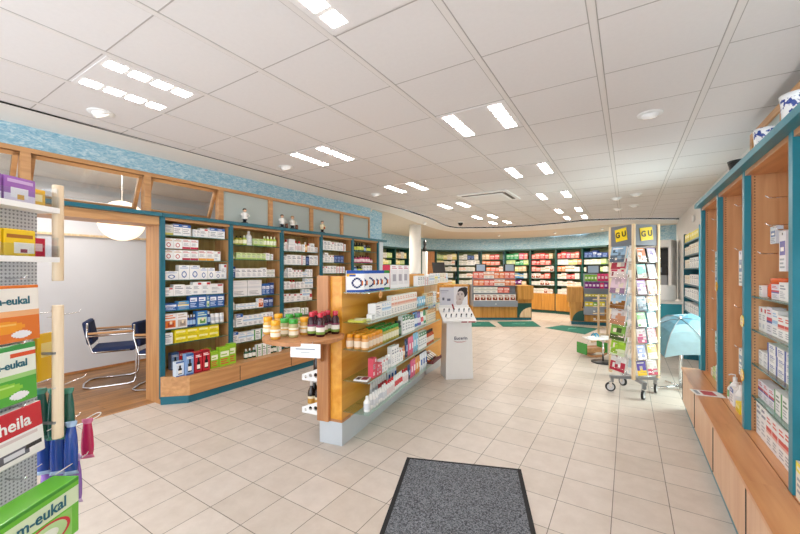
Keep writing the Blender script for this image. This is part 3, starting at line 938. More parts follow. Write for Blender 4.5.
# bay 2
left(1, 7, [('olb', 1, .06, .09), ('olb', 2, .06, .12), ('lmb', 1, .065, .135), ('wbt', 1, .09, .2), ('gl', 2, .085, .1), ('lmb', 4, .06, .15), ('gl', 1, .05, .09)])
left(1, 6, [('lmb', 1, .07, .06), ('gl', 6, .078, .09), ('wp', 1, .07, .1), ('wg', 1, .06, .09)])
left(1, 5, [('db', 1, .055, .15), ('wp', 5, .085, .125), ('wp', 1, .075, .135), ('bw', 2, .07, .11)])
left(1, 4, [('lg', 2, .235, .215), ('bl', 2, .07, .16), ('db', 1, .07, .17)])
left(1, 3, [('wbt', 1, .06, .14), ('wt', 6, .058, .075), ('op', 1, .09, .13), ('db', 2, .085, .13)])
left(1, 2, [('wbt', 1, .07, .13), ('wb', 1, .1, .17), ('wt', 4, .08, .14), ('wp', 3, .06, .15)])
left(1, 1, [('wb', 1, .1, .15), ('wt', 2, .12, .13), ('wg', 2, .11, .14), ('wr', 2, .09, .15)])
left(1, 0, [(None, .1), ('gnb', 3, .06, .13), ('wg', 3, .075, .16), ('gnb', 2, .06, .13), ('wg', 2, .07, .14)], -.1)
# bay 3
left(2, 7, [('wp', 1, .07, .12), ('rtb', 1, .06, .18), ('lg', 1, .13, .19), ('rtb', 2, .075, .17), ('wp', 1, .055, .12), ('ob', 1, .07, .16), ('rtb', 1, .05, .14), ('wp', 1, .09, .15), ('wp', 1, .08, .09)])
left(2, 6, [('wp', 1, .09, .13), ('wp', 3, .1, .155), ('wpk', 1, .09, .15), ('nv', 1, .08, .14), ('wp', 2, .1, .16)])
left(2, 5, [('wbt', 2, .06, .13), ('wp', 1, .08, .15), ('wr', 3, .07, .12), ('wt', 1, .1, .09), ('wp', 2, .06, .13)])
left(2, 4, [('wp', 2, .08, .12), ('rtb', 2, .06, .14), ('wp', 2, .09, .11), ('wt', 2, .09, .16)])
left(2, 3, [('wr', 2, .085, .13), ('wr', 2, .12, .12), ('wt', 2, .08, .19), ('rtu', 1, .07, .17)])
left(2, 2, [('wp', 4, .09, .12), ('wg', 2, .09, .1)])
left(2, 1, [('wp', 3, .1, .13), ('wt', 3, .09, .13)])
left(2, 0, [('gnb', 3, .07, .13), ('wg', 4, .08, .13)], -.05)
# bay 4
left(3, 6, [('wpk', 1, .07, .17), ('wp', 2, .085, .16), ('wr', 1, .08, .15), ('wp', 3, .085, .15), ('wpk', 1, .07, .13)])
left(3, 5, [('wp', 1, .09, .13), ('wp', 1, .09, .17), ('wr', 2, .07, .13), ('nv', 3, .09, .13)])
left(3, 4, [('wr', 2, .075, .12), ('wp', 3, .08, .13), ('wpk', 3, .075, .12)])
left(3, 3, [('wt', 3, .11, .16), ('wp', 3, .1, .17)])
# bay 5
left(4, 5, [('gyb', 2, .075, .15), ('gyb', 3, .08, .17), ('blb', 1, .07, .13), ('gyb', 2, .08, .14)])
left(4, 4, [('pkb', 3, .085, .13), ('pkb', 4, .085, .15), ('pkb', 1, .09, .1)])
left(4, 3, [('blb', 2, .09, .12), ('gyb', 2, .08, .11), ('wp', 3, .1, .13)])

# figurines on the cornice
def figurine(y, label, hair, coat, extra):
    t = thing('pharmacist_figurine', label, 'figurine', (-4.405, y, 2.131), PI / 2, 'small figurines on the shelving cornice')
    MB().lathe([(.045, 0, '2b2620'), (.046, .012, '2b2620'), (.04, .014)], 14, '2b2620').obj('stand', 'print', t)
    b = MB()
    b.lathe([(.022, .013, '26282e'), (.024, .05, '26282e'), (.04, .055, coat), (.042, .075, coat), (.036, .1, coat), (.042, .125, coat), (.034, .142, coat), (.01, .15, 'e2b596'), (.01, .155, 'e2b596'), (.022, .163, 'e2b596'), (.025, .178, 'e2b596'), (.02, .192, 'e2b596'), (.006, .199, 'e2b596')], 14)
    b.tube([(.036, 0, .135), (.056, -.01, .11), (.036, -.045, .098)], [.013, .012, .009], 7, coat)
    b.tube([(-.036, 0, .135), (-.058, -.004, .11), (-.044, -.04, .09)], [.013, .012, .009], 7, coat)
    b.obj('body', 'gloss', t)
    MB().lathe([(.0258, .176, hair), (.0262, .186, hair), (.021, .2, hair), (.006, .205, hair)], 12, hair, cen=(0, .003)).obj('hair', 'gloss', t)
    if extra == 'barrel':
        MB().lathe([(.018, 0, '6b3a1c'), (.024, .025, '6b3a1c'), (.024, .05, '6b3a1c'), (.019, .075, '6b3a1c')], 12, '6b3a1c', cen=(.085, 0)).obj('barrel', 'gloss', t)
    elif extra == 'jug':
        MB().lathe([(.012, .06, 'b3552c'), (.018, .075, 'b3552c'), (.01, .1, 'b3552c')], 10, 'b3552c', cen=(0, -.047)).obj('jug', 'gloss', t)
figurine(3.07, 'white-coated figurine with dark hair, standing alone on the shelving cornice', '201a18', 'f1efeb', None)
figurine(3.70, 'white-coated figurine with brown hair and barrel, beside the window post', '4a2a1c', 'f1efeb', 'barrel')
figurine(3.90, 'white-coated figurine with sandy hair and barrel, second of the pair', 'b98a5a', 'e6e0d8', 'barrel')
figurine(4.55, 'cream-coated figurine with dark hair and jug, furthest along the cornice', '2a201c', 'e6dcb4', 'jug')

# ---- right cabinets
RM = ('teal_l', 'pegwood', 'cab', 'cab_y', 'glass_g')
RP = ['farthest right-wall bay', 'second right-wall bay', 'third right-wall bay', 'nearest right-wall bay']
RZ = [[], [], [.685, .895, 1.115, 1.33], [.80, 1.007, 1.21, 1.416]]
RF = []
for k in range(4):
    F = Frame(.655, 4.95 - .83 * k, -PI / 2)
    RF.append(F)
    cabinet('wall_cabinet', f'tall oak cabinet bay with teal uprights, {RP[k]}', F, .83, .37, 2.19, RZ[k], .45, .165, RM, last=(k == 3), group='oak and teal cabinets of the right wall')
RS = {0: 'base ledge'}
def right(k, sh, segs, t=.06, rot=0):
    zs = [.45] + RZ[k]
    nm = 'base ledge' if sh == 0 else ('top shelf' if sh == len(RZ[k]) else f'{ORD[len(RZ[k]) - sh]} shelf')
    row(RF[k], .062, .822, t, zs[sh] + .0006, segs, f'{nm}, {RP[k]}', rot=rot)
look('oc', 'orange-red tin', 'jar', 'e2531c', 'x', 'e2531c', 'e8662c', name='tin', cat='tin')
look('lr', 'white carton with red lines', 'carton', W, 'two', 'd2463c', 'e8b0a8')
look('vc', 'white carton with violet print', 'carton', W, 'full', '8a5a9c', 'd8c4e0')
look('bv', 'long white carton with blue end', 'carton', W, 'side', '3a56a8', '4a62ac')
look('rv', 'red and blue carton', 'carton', 'e4e2ea', 'two', 'c83c48', '3a4a9c')
right(2, 4, [('wp', 1, .08, .07), ('oc', 1, .17, .12), ('rv', 1, .12, .085), ('wp', 2, .13, .1)])
right(2, 3, [('wr', 2, .08, .15), ('rv', 1, .1, .16), ('wt', 1, .1, .15), ('lr', 2, .1, .13), ('vc', 1, .11, .17), ('wg', 1, .1, .17)])
right(2, 2, [('wp', 2, .09, .045, 2), ('bv', 4, .14, .055, 3)])
right(2, 1, [('rv', 3, .1, .11), ('wg', 2, .11, .13), ('vc', 2, .12, .15)])
right(2, 0, [('wp', 2, .1, .22), ('lr', 3, .1, .19), ('lr', 2, .09, .2)], .05)
right(3, 4, [('wp', 2, .1, .17), ('rv', 2, .11, .16), ('wb', 2, .12, .17)])
right(3, 3, [('lr', 4, .12, .055, 3), ('wr', 2, .1, .14)])
right(3, 2, [('wb', 2, .14, .15), ('wt', 3, .1, .14)])
right(3, 1, [('vc', 3, .12, .14), ('wp', 2, .12, .12)])
right(3, 0, [('yw', 2, .15, .17), ('yw', 2, .14, .15)], -.0)
right(0, 0, [(None, .12), ('cr', 1, .12, .07), ('gl', 1, .14, .11), ('wt', 2, .1, .15), ('wr', 1, .09, .1)], .05)
right(1, 0, [(None, .1), ('gwb', 1, .055, .14), ('wpb', 1, .075, .22), ('wb', 1, .1, .13), ('wpb', 1, .07, .2), ('ye', 1, .12, .07), ('wbt', 2, .09, .28)], .03)
# hanging packs on chrome hooks
def hook(k, a, z, lab):
    F = RF[k]; x, y = F.at(a, .352)
    m2 = MB()
    m2.tube([(0, 0, 0), (0, -.31, 0), (0, -.325, .015)], .0035, 6)
    o = m2.obj('display_hook', 'chrome', None, (x, y, z), F.rz)
    tag(o, lab, 'hook', 'chrome display hooks in the right cabinets')
hk = [(0, .4, 1.98), (0, .4, 1.68), (0, .4, 1.48), (0, .4, 1.22), (0, .4, .92), (1, .46, 1.98), (1, .46, 1.65), (1, .46, 1.22), (1, .46, .92), (2, .35, 1.92), (2, .35, 1.76), (2, .5, 1.72), (2, .2, 1.6)]
cnt = {}
for k, a, z in hk:
    cnt[k] = cnt.get(k, 0) + 1
    hook(k, a, z, f'chrome display hook, {ORD[cnt[k] - 1]} from top in {RP[k]}')
for k, a, z, h, col, a2, nm in ((0, .4, 1.66, .2, 'dfe6e4', '7fa890', 'pale green-printed pack'), (0, .4, 1.46, .17, 'eceff0', '8aa0b8', 'pale grey pack'), (0, .4, .90, .2, 'e4e6dc', '9cb07a', 'cream pack'), (1, .46, 1.63, .26, 'e9e9ee', '8090b0', 'white pack'), (1, .46, .9, .2, 'f2f2f2', '90a4c0', 'white pack with blue panel'), (2, .5, 1.70, .22, 'eceaf2', '5a5aa8', 'tall violet-printed pack'), (2, .35, 1.74, .1, 'd8dde8', '7a8ab8', 'small blue-grey pack')):
    F = RF[k]; x, y = F.at(a, .075)
    m2 = MB().cards(.1, .03, h, col, [(.42, .9, .58, .96, '55585e'), (.1, .4, .9, .75, a2), (.2, .5, .7, .6, 'f6f6f6')] + lines(.1, .85, .08, .32, 3))
    o = m2.obj('blister_pack', 'gloss', None, (x, y, z - h + .012), F.rz)
    tag(o, f'{nm} hanging on a chrome hook, {RP[k]}', 'blister pack', 'packs hanging in the right cabinets')
# smiley price stickers on the teal uprights, lying leaflet
for k, z, lab in ((1, 1.36, 'second teal upright, at eye level'), (2, 1.16, 'third teal upright, upper one'), (2, .80, 'third teal upright, lower one')):
    x, y = RF[k].at(.025, -.007)
    m2 = MB(); m2.X = Matrix.Rotation(PI / 2, 4, 'X')
    m2.lathe([(.04, 0, 'f2c53a'), (.04, .004, 'f2c53a')], 20, 'f2c53a')
    for q in ((-.014, .01, .005), (.014, .01, .005)):
        m2.lathe([(q[2], .0041, '9a2a1c'), (q[2], .005, '9a2a1c')], 8, '9a2a1c', cen=q[:2])
    m2.box((-.02, -.017, .0041), (.02, -.011, .005), 'c8321c')
    o = m2.obj('round_sticker', 'gloss', None, (x, y, z), -PI / 2)
    tag(o, f'round yellow smiling sticker on the {lab}', 'sticker', 'round stickers on the right uprights')
m2 = MB().cards(.16, .2, .004, 'f2f0ee', [], top='f4f2f0'); m2.box((-.06, -.04, .0041), (.06, .05, .0046), 'c8505a'); m2.box((-.06, -.085, .0041), (.05, -.06, .0046), '9aa0aa')
tag(m2.obj('leaflet', 'print', None, (.572, 4.0, .4505), -PI / 2 + .15), 'white leaflet with red print lying on the right cabinet ledge', 'leaflet')

# right transom, delft jars, bowl on the cornice
mb = MB()
xa, xb = .85, .89
mb.box((xa, .7, 2.19), (xb, .75, 2.6)).box((xa, .7, 2.555), (xb, 4.06, 2.605)).box((xa, 4.01, 2.19), (xb, 4.06, 2.555)).box((xa, 3.33, 2.19), (xb, 3.37, 2.555)).box((xa, 2.1, 2.19), (xb, 2.14, 2.555))
w = struct(mb.obj('window_10', 'oak_y'))
MB().box((xa + .015, .75, 2.191), (xa + .025, 4.01, 2.555)).obj('pane', 'frost', w)
def jar(y, r, h, lab):
    t = thing('apothecary_jar', lab, 'jar', (.715, y, 2.1905), 0, 'blue and white jars on the right cornice')
    MB().lathe([(r * .86, 0), (r * .9, h * .04), (r * .92, h * .5), (r, h * .9), (r * 1.06, h), (r * .98, h), (r * .9, h * .85)], 26).obj('body', 'delft', t)
jar(3.06, .06, .165, 'blue and white painted jar farther from the entrance on the right cornice')
jar(2.56, .068, .175, 'blue and white painted jar nearer the entrance on the right cornice')
t = thing('mortar', 'small white mortar with a black pestle between the two painted pots', 'mortar', (.72, 2.83, 2.1905))
MB().lathe([(.035, 0), (.03, .01), (.05, .05), (.056, .075), (.05, .075), (.04, .04)], 22).obj('bowl', 'white', t)
m2 = MB(); m2.tube([(0, .02, .05), (0, -.05, .1), (0, -.1, .13)], [.014, .009, .014], 10); m2.obj('pestle', 'black', t)
tag(MB().lathe([(.04, 0), (.062, .06), (.072, .12), (.076, .125), (.07, .1)], 22).obj('bowl', 'black', None, (.715, 3.66, 2.1905)), 'black bowl standing on the right cabinet cornice', 'bowl')
# ------------------------------------------------------------------ island display in the middle
GA = math.radians(9.7)
G = Frame(-2.06, 2.36, PI / 2 + GA)
GL = 2.2
t = thing('island_display', 'oak island display with glass shelves, grey plinth and round end table', 'display', (-2.06, 2.36, 0), G.rz)
isl = t
MB().box((0, -.004, 0), (GL, .225, .2)).obj('plinth', 'base_grey', t, bevel=.003)
MB().box((.0, 0, .2), (GL, .112, 1.445)).obj('back_panel', 'maple', t, bevel=.003)
MB().box((.1, .1125, .2), (GL, .2, 1.44)).obj('rear_panel', 'maple', t)
MB().box((-.035, .1125, .2), (.1, .228, 1.45)).obj('end_post', 'oak_red', t, bevel=.004)
MB().box((-.004, -.003, .2), (.006, .112, .222)).box((.006, -.006, .2), (.14, -.0005, .222)).obj('base_strip', 'oak_red', t)
GZ = [.295, .56, .826, 1.056, 1.31]
for z in GZ:
    dep = .24 if z < 1.3 else .2
    gs = MB().box((.02, -dep, z - .009), (GL - .02, -.001, z)).obj('glass_shelf', 'glass_g', t)
    MB().box((.02, -dep - .003, z - .009), (GL - .02, -dep - .0004, z)).obj('shelf_edge', 'glass_rim', gs)
    m2 = MB()
    for a in (.25, .85, 1.5, 2.1):
        m2 = MB(); m2.box((a - .006, -.14, z - .022), (a + .006, -.001, z - .0095))
        m2.obj('shelf_bracket', 'chrome', t)
# round end table
cs, cyy, rr = -.246, .2, .32
pts = [(cs + rr * math.cos(2 * PI * k / 56), cyy + rr * math.sin(2 * PI * k / 56)) for k in range(56)]
pts = [(min(x, -.037), y) for x, y in pts]
MB().prism(pts, .945, .975).obj('table_top', 'oak_red', t, bevel=.005)
m2 = MB(); m2.X = Matrix(((1, 0, 0, 0), (0, 0, 1, .155), (0, 1, 0, 0), (0, 0, 0, 1)))
m2.prism([(-.036, .944), (-.036, .72), (-.075, .72), (-.2, .9), (-.2, .944)], 0, .028).obj('table_bracket', 'oak_red', t)
def local(F, a, t_):
    return F.at(a, t_)
# perforated metal shelves on the far side
for q, z in enumerate((.55, .26)):
    m2 = MB().box((.0, .2285, z), (1.2, .40, z + .004)); m2.obj('metal_shelf', 'white', t)
    for s in (.0, 1.196):
        M4 = Matrix(((0, 0, 1, s), (1, 0, 0, .2285), (0, 1, 0, z - .03), (0, 0, 0, 1)))
        plate('perforated_bracket', [(0, 0), (.18, 0), (.18, .05), (0, .12)], [(.035, .055, .021), (.09, .048, .018), (.142, .032, .013)], .004, 'white', t, M4)
for q, (a, b) in enumerate(((.05, .27), (.05, .345), (.13, .30), (.13, .37), (.21, .27), (.21, .345))):
    x, y = G.at(a, b)
    t2 = thing('wine_bottle', f'dark glass bottle with gold label on the lower metal shelf, {["front row near post", "front row outer", "middle row near post", "middle row outer", "rear row near post", "rear row outer"][q]}', 'bottle', (x, y, .2645), G.rz, 'dark bottles behind the island end post')
    MB().lathe([(.03, 0), (.034, .006), (.034, .13), (.03, .155), (.014, .185), (.013, .225)], 16, '1c0f0c').obj('body', 'gloss', t2)
    MB().lathe([(.0345, .03, 'e8dcc0'), (.0345, .045, 'c4913a'), (.0345, .09, 'e8dcc0'), (.0345, .11, 'e8dcc0')], 16, cap=False).obj('paper_label', 'print', t2)
    MB().lathe([(.0145, .2, 'e4e0da'), (.0145, .245, 'e4e0da')], 12, 'e4e0da').obj('cap', 'gloss', t2)
for q, (a, b) in enumerate(((.06, .29), (.15, .3))):
    x, y = G.at(a, b)
    tag(MB().lathe([(.03, 0, '2a1612'), (.034, .006, '2a1612'), (.034, .13, '2a1612'), (.014, .18, 'b03038'), (.013, .22, 'b03038')], 14, '2a1612').obj('wine_bottle', 'gloss', None, (x, y, .5545)), f'dark bottle with red neck on the upper metal shelf, {["nearer", "farther"][q]}', 'bottle', 'red-necked bottles on the upper metal shelf')
# sign hanging from the table edge
x, y = G.at(-.505, -.005)
t2 = thing('paper_sign', 'white printed card hanging from the edge of the round table', 'sign', (x, y, .868), .38)
MB().box((-.115, -.003, 0), (.115, .0, .1)).obj('card', 'white', t2)
m2 = MB()
m2.box((-.075, -.0036, .056), (.075, -.003, .066), '9aa0a8'); m2.box((-.035, -.0036, .034), (.035, -.003, .04), 'b4b8be')
m2.obj('print_lines', 'print', t2)
m2 = MB().tube([(-.05, .0, .1), (-.05, .012, .106), (-.05, .03, .1105)], .002, 6); m2.tube([(.05, 0, .1), (.05, .012, .106), (.05, .03, .1105)], .002, 6); m2.obj('hook', 'chrome', t2)
# jars and juice bottles on the round table
def tjar(px, py, lid, glassc, lab, fill):
    d = (py - 269.9) / 364.1
    dd = .525 / d; r = (px - 400) / 364.1 * dd
    return (-SN * dd + CS * r, CS * dd + SN * r)
def table_jar(x, y, lid, fill, label):
    t2 = thing('tea_jar', label, 'jar', (x, y, .9755), rnd.uniform(0, 6), 'lidded jars on the round end table')
    MB().lathe([(.034, 0, fill), (.0372, .005, fill), (.0372, .088, fill), (.033, .103, fill), (.031, .108, fill)], 18, fill).obj('body', 'gloss', t2)
    m2 = MB()
    m2.lathe([(.0376, .02, 'f4ead2'), (.0376, .05, 'e9b95c'), (.0376, .06, 'f4ead2'), (.0376, .075, 'f4ead2')], 18, cap=False)
    m2.obj('paper_label', 'print', t2)
    MB().lathe([(.034, .106, lid), (.0355, .109, lid), (.0355, .138, lid), (.033, .142, lid)], 18, lid).obj('lid', 'gloss', t2)
TJ = [(268, 334.5, 'o', 'rear of the left cluster'), (275.5, 339.5, 'o', 'front of the left cluster'), (278.5, 330.5, 'o', 'far side behind the front orange one'), (284.5, 336.5, 'g', 'between orange cluster and front green one'), (293.5, 337.6, 'g', 'front of the green ones'), (289.5, 330.8, 'g', 'rear of the green ones'), (298.3, 329.5, 'g', 'farthest of the green ones'), (304.5, 335, 'o', 'alone beside the red-capped bottles')]
for px, py, c, lab in TJ:
    x, y = tjar(px, py - .5, 0, 0, 0, 0)
    table_jar(x, y, 'f2a81c' if c == 'o' else '3aa63a', 'd9a548' if c == 'o' else 'b5b27c', f'glass jar with {"orange" if c == "o" else "green"} lid on the round table, {lab}')
for q, (ga_, gt_, lab) in enumerate(((-.25, .125, 'front one beside the orange-lidded jar'), (-.26, .035, 'front one nearest the hanging card'), (-.10, .0, 'one closest to the glass shelves'), (-.165, .155, 'second row beside the jar'), (-.165, .07, 'second row in the middle'), (-.085, .082, 'rear one by the post'))):
    x, y = G.at(ga_, gt_)
    t2 = thing('juice_bottle', f'dark juice bottle with red cap on the round table, {lab}', 'bottle', (x, y, .9755), rnd.uniform(0, 6), 'red-capped juice bottles on the round end table')
    MB().lathe([(.03, 0), (.034, .006), (.034, .1), (.03, .13), (.017, .15), (.015, .165)], 18, '35101a').obj('body', 'gloss', t2)
    MB().lathe([(.0344, .02, '7a9a3c'), (.0344, .04, 'f0ece2'), (.0344, .075, '7a2a48'), (.0344, .092, '7a2a48')], 18, cap=False).obj('paper_label', 'print', t2)
    MB().lathe([(.0215, .152), (.0225, .156), (.0225, .184), (.02, .188)], 14, 'c4233a').obj('cap', 'gloss', t2)
# sticker on the top shelf edge
x, y = G.at(.33, -.206)
m2 = MB(); m2.X = Matrix.Rotation(PI / 2, 4, 'X'); m2.lathe([(.034, 0, 'ecae6a'), (.034, .003, 'ecae6a')], 20, 'ecae6a')
m2.box((-.012, -.012, .0031), (.012, .012, .0038), 'd98a4a')
tag(m2.obj('round_sticker', 'gloss', None, (x, y, 1.275), G.rz), 'round orange sticker on the top glass shelf of the island', 'sticker')

def gon(sh, segs, t=-.225, a0=.05, rot=0, back=''):
    nm = ['bottom', 'fourth', 'third', 'second', 'top'][sh]
    row(G, a0, GL - .03, t, GZ[sh] + .0006, segs, f'{back}{nm} glass shelf of island', rot=rot)
look('or_b', 'white-blue carton with orange ring', 'carton', 'f3f3f4', 'oring', '1f4fa8', name='detergent_carton')
look('or_g', 'white-green carton with orange ring', 'carton', 'f3f3f4', 'oring', '2f8a3a', name='detergent_carton')
look('rw', 'tall white carton with crimson side', 'carton', 'f2eeee', 'photo', 'd9c4c8', '9a8a90', name='gift_carton')
look('wpl', 'tall white-rose carton', 'carton', 'f3ece6', 'two', 'e2a08a', 'e9c9b8', name='skin_care_carton')
look('wgl', 'white carton with green lid print', 'carton', W, 'top', '2f7a4a', '9ab8a0', name='skin_care_carton')
look('dgt', 'dark-green tin', 'jar', '2c4a34', 'x', '6a8a6a', '20382a', name='tin', cat='tin')
look('rpk', 'pink-red skin care carton', 'carton', 'd8485c', 'corner', 'f3d9dd', 'f3d9dd', name='skin_care_carton')
look('crt', 'tall cream carton', 'carton', 'e9dcbc', 'top', 'c98a3a', '9aa0aa', name='skin_care_carton')
# detergent boxes turned to the entrance
bx = [('or_b', .04), ('or_b', .125), ('or_b', .27), ('or_b', .355), ('or_b', .44), ('or_g', .57)]
for q, (kk, a) in enumerate(bx):
    place(G, kk, a + .03, -.09, 1.3106, .155, .045, .185, f'{LOOK[kk][2]}, {ORD[q]} from near end, top glass shelf of island', 'ringed cartons on the island', -math.radians(50))
def side_gift(a, q):
    x, y = G.at(a, -.1)
    m2 = MB().cards(.14, .10, .24, 'f2eef0', [(.1, .15, .9, .8, 'e3dfe2'), (.3, .3, .7, .6, 'a8a2ac')] + lines(.2, .8, .84, .94, 2, 'c05a78'), side='c9304e' if q == 0 else 'efe9ea')
    o = m2.obj('gift_carton', 'print', None, (x, y, 1.3106), G.rz - .25)
    tag(o, f'tall white gift carton{" with crimson side" if q == 0 else ""}, {ORD[q]} from near end, top glass shelf of island', 'carton', 'gift cartons on the island')
for q, a in enumerate((.80, .96, 1.12)): side_gift(a, q)
gon(4, [('wp', 3, .09, .12), ('wpk', 2, .08, .1), ('wt', 3, .08, .13), ('yw', 2, .07, .1), ('bp', 2, .08, .12)], a0=1.3)
x, y = G.at(.12, -.12)
for q, (a, z, c, w) in enumerate(((.07, 0, 'c9c94a', .09), (.168, 0, 'dfe0b0', .06))):
    x, y = G.at(a, -.11)
    tag(MB().box((-w / 2, -.07, 0), (w / 2, .07, .016), c).box((-w * .3, -.05, .0161), (w * .3, .02, .0166), 'f2f2e4').obj('flat_pack', 'print', None, (x, y, 1.0566), G.rz + .2), f'flat {["yellow-green", "pale yellow"][q]} pack lying on the second glass shelf of the island', 'pack')
gon(3, [('wp', 1, .08, .05), ('wp', 1, .13, .135), ('wt', 4, .055, .14), ('wpl', 10, .075, .185), ('bpo', 4, .09, .12), ('crt', 3, .09, .14), ('wp', 3, .08, .15)], a0=.19, t=-.19)
gon(2, [('yj', 5, .07, .125), ('gj', 6, .062, .135), ('dgt', 1, .08, .15), ('wgl', 3, .075, .19), ('wgl', 2, .07, .17), ('btu', 3, .05, .19), ('vtu', 2, .05, .18), ('rtu', 2, .05, .17), ('gtu', 2, .05, .18), ('crt', 6, .06, .17)], a0=.03)
gon(2, [('yj', 5, .07, .125), ('gj', 6, .062, .135)], a0=.035, t=-.152, back='middle row, ')
gon(2, [('yj', 5, .07, .125), ('gj', 6, .062, .135)], a0=.03, t=-.078, back='rear row, ')
gon(1, [(None, .09), ('rpk', 1, .07, .17), ('rpk', 2, .055, .1), ('wr', 2, .06, .12), ('wtu', 2, .055, .13), ('wp', 3, .055, .19), ('wr', 2, .06, .13), ('opo', 1, .09, .13), ('npo', 1, .09, .2), ('ppo', 2, .08, .2), ('bpo', 2, .08, .22), ('wgl', 4, .07, .2), ('rcb', 6, .055, .17)], a0=.06)
x, y = G.at(.09, -.15)
tag(MB().box((-.055, -.06, 0), (.05, .06, .012), 'eceae8').box((-.04, -.05, .0121), (.04, .0, .0126), '8a2a40').box((-.045, .015, .0121), (.02, .045, .0126), '4a3440').obj('flat_pack', 'print', None, (x, y, .5606), G.rz + .15), 'flat white and plum pack lying on the fourth glass shelf of the island', 'pack')
gon(0, [('wbt', 1, .06, .13), ('wtu', 1, .055, .13), ('wbt', 2, .05, .13), ('wtu', 2, .045, .13), ('wbt', 2, .045, .14), ('rtb', 4, .048, .15), ('rtu', 5, .045, .15), ('rtb', 3, .048, .15), ('npo', 1, .08, .17), ('ppo', 2, .08, .2), ('opo', 2, .08, .2), ('wpo', 3, .085, .2)], a0=.06)
gon(0, [(None, .15), ('wtu', 3, .05, .15), ('rtu', 4, .05, .16), ('wpo', 3, .08, .2)], a0=.2, t=-.12, back='rear row, ')
# tray at the island's far end
x, y = G.at(1.98, -.14)
t2 = thing('display_tray', 'dark red tray with palettes at the far end of the island base', 'tray', (x, y, .2956), G.rz)
MB().box((-.2, -.12, 0), (.2, .12, .012), '6a2430').box((-.2, -.12, .012), (.2, -.11, .04), '6a2430').box((-.2, .11, .012), (.2, .12, .09), '3c3438').obj('tray_body', 'print', t2)
for q in range(5):
    c = ['b8552c', '3f6a5a', '2c3a6a', '7a3a2a', 'c9b48a'][q]
    x, y = G.at(1.83 + .075 * q, -.14)
    m2 = MB(); m2.X = Matrix.Rotation(.5, 4, 'X'); m2.box((-.033, -.07, 0), (.033, .07, .014), c); m2.box((-.022, -.05, .0141), (.022, .02, .0146), 'e8e0d4')
    tag(m2.obj('makeup_palette', 'gloss', None, (x, y, .345), G.rz), f'{["rust", "green", "navy", "brown", "beige"][q]} makeup palette leaning in the dark red tray', 'palette', 'palettes in the dark red tray')

# low cosmetics table continuing behind the island
H = Frame(*G.at(2.3, .1), G.rz - .10)
t = thing('cosmetics_table', 'oak display table with upper shelf of cosmetics behind the island', 'display', (H.o.x, H.o.y, 0), H.rz)
MB().box((0, -.1, 0), (.9, .3, .12)).obj('plinth', 'base_grey', t)
MB().box((0, -.02, .12), (.9, .3, 1.12)).obj('body', 'maple', t)
MB().box((-.03, -.16, .87), (.93, -.021, .89)).box((-.03, -.16, 1.28), (.93, .3, 1.3)).obj('shelf', 'maple', t)
MB().box((0, .1, 1.12), (.9, .14, 1.279)).obj('shelf_support', 'pale', t)
hr = lambda z, segs, wh, tt=-.14: row(H, .0, .9, tt, z + .0006, segs, wh)
hr(1.30, [('wp', 2, .07, .06), (None, .02), ('wt', 3, .09, .15), ('cr', 2, .1, .15), ('ow', 1, .05, .15), ('wt', 1, .1, .15)], 'top board of oak cosmetics table')
hr(.89, [('bpo', 1, .13, .2), ('wpo', 1, .14, .24), ('crt', 2, .1, .17), ('ow', 3, .1, .18)], 'lower board of oak cosmetics table', -.15)
x, y = H.at(.13, .05)
t2 = thing('tester_stand', 'clear rack of dark cosmetic pens on the oak table', 'rack', (x, y, 1.3006), H.rz)
MB().box((-.15, -.06, 0), (.15, .08, .02), 'c9c4ba').box((-.15, .07, .02), (.15, .08, .15), 'd2cfc8').obj('rack_body', 'print', t2)
for q in range(9):
    MB().lathe([(.009, .0205, '24242a'), (.009, .09, 'b9b9bd'), (.007, .12, '24242a')], 8, cen=(-.13 + q * .0325, .02)).obj('pen', 'gloss', t2)

# ------------------------------------------------------------------ white cosmetics pedestal
PX, PY = -2.055, 4.79
t = thing('cosmetics_stand', 'white pedestal with slanted tester tray and portrait card', 'display', (PX, PY, 0), .10)
def frust(mb, w0, d0, w1, d1, z0, z1):
    a = [mb.pt(p) for p in ((-w0, -d0, z0), (w0, -d0, z0), (w0, d0, z0), (-w0, d0, z0))]; b = [mb.pt(p) for p in ((-w1, -d1, z1), (w1, -d1, z1), (w1, d1, z1), (-w1, d1, z1))]
    mb.face(a[::-1]); mb.face(b)
    for k in range(4): mb.face((a[k], a[(k + 1) % 4], b[(k + 1) % 4], b[k]))
    return mb
RZP = math.radians(39)
t.rotation_euler = (0, 0, RZP)
frust(MB(), .195, .16, .175, .14, 0, .84).obj('pedestal', 'white', t, bevel=.006)
m2 = MB(); m2.X = Matrix.Translation((0, -.02, .855)) @ Matrix.Rotation(math.radians(28), 4, 'X')
m2.box((-.235, -.17, -.0), (.235, .17, .03)).obj('tester_tray', 'white', t, bevel=.005)
m2 = MB().box((-.22, .13, .93), (.22, .15, .99)); m2.obj('tray_back', 'white', t)
m2 = MB(); m2.X = Matrix.Translation((0, -.02, .855)) @ Matrix.Rotation(math.radians(28), 4, 'X')
m2.box((.02, -.171, .004), (.1, -.1695, .022), 'a02438'); m2.box((.12, -.171, .004), (.22, -.1695, .022), 'b83a4c'); m2.obj('tray_print', 'print', t)
T4 = Matrix.Translation((PX, PY, 0)) @ Matrix.Rotation(RZP, 4, 'Z') @ Matrix.Translation((0, -.02, .855)) @ Matrix.Rotation(math.radians(28), 4, 'X')
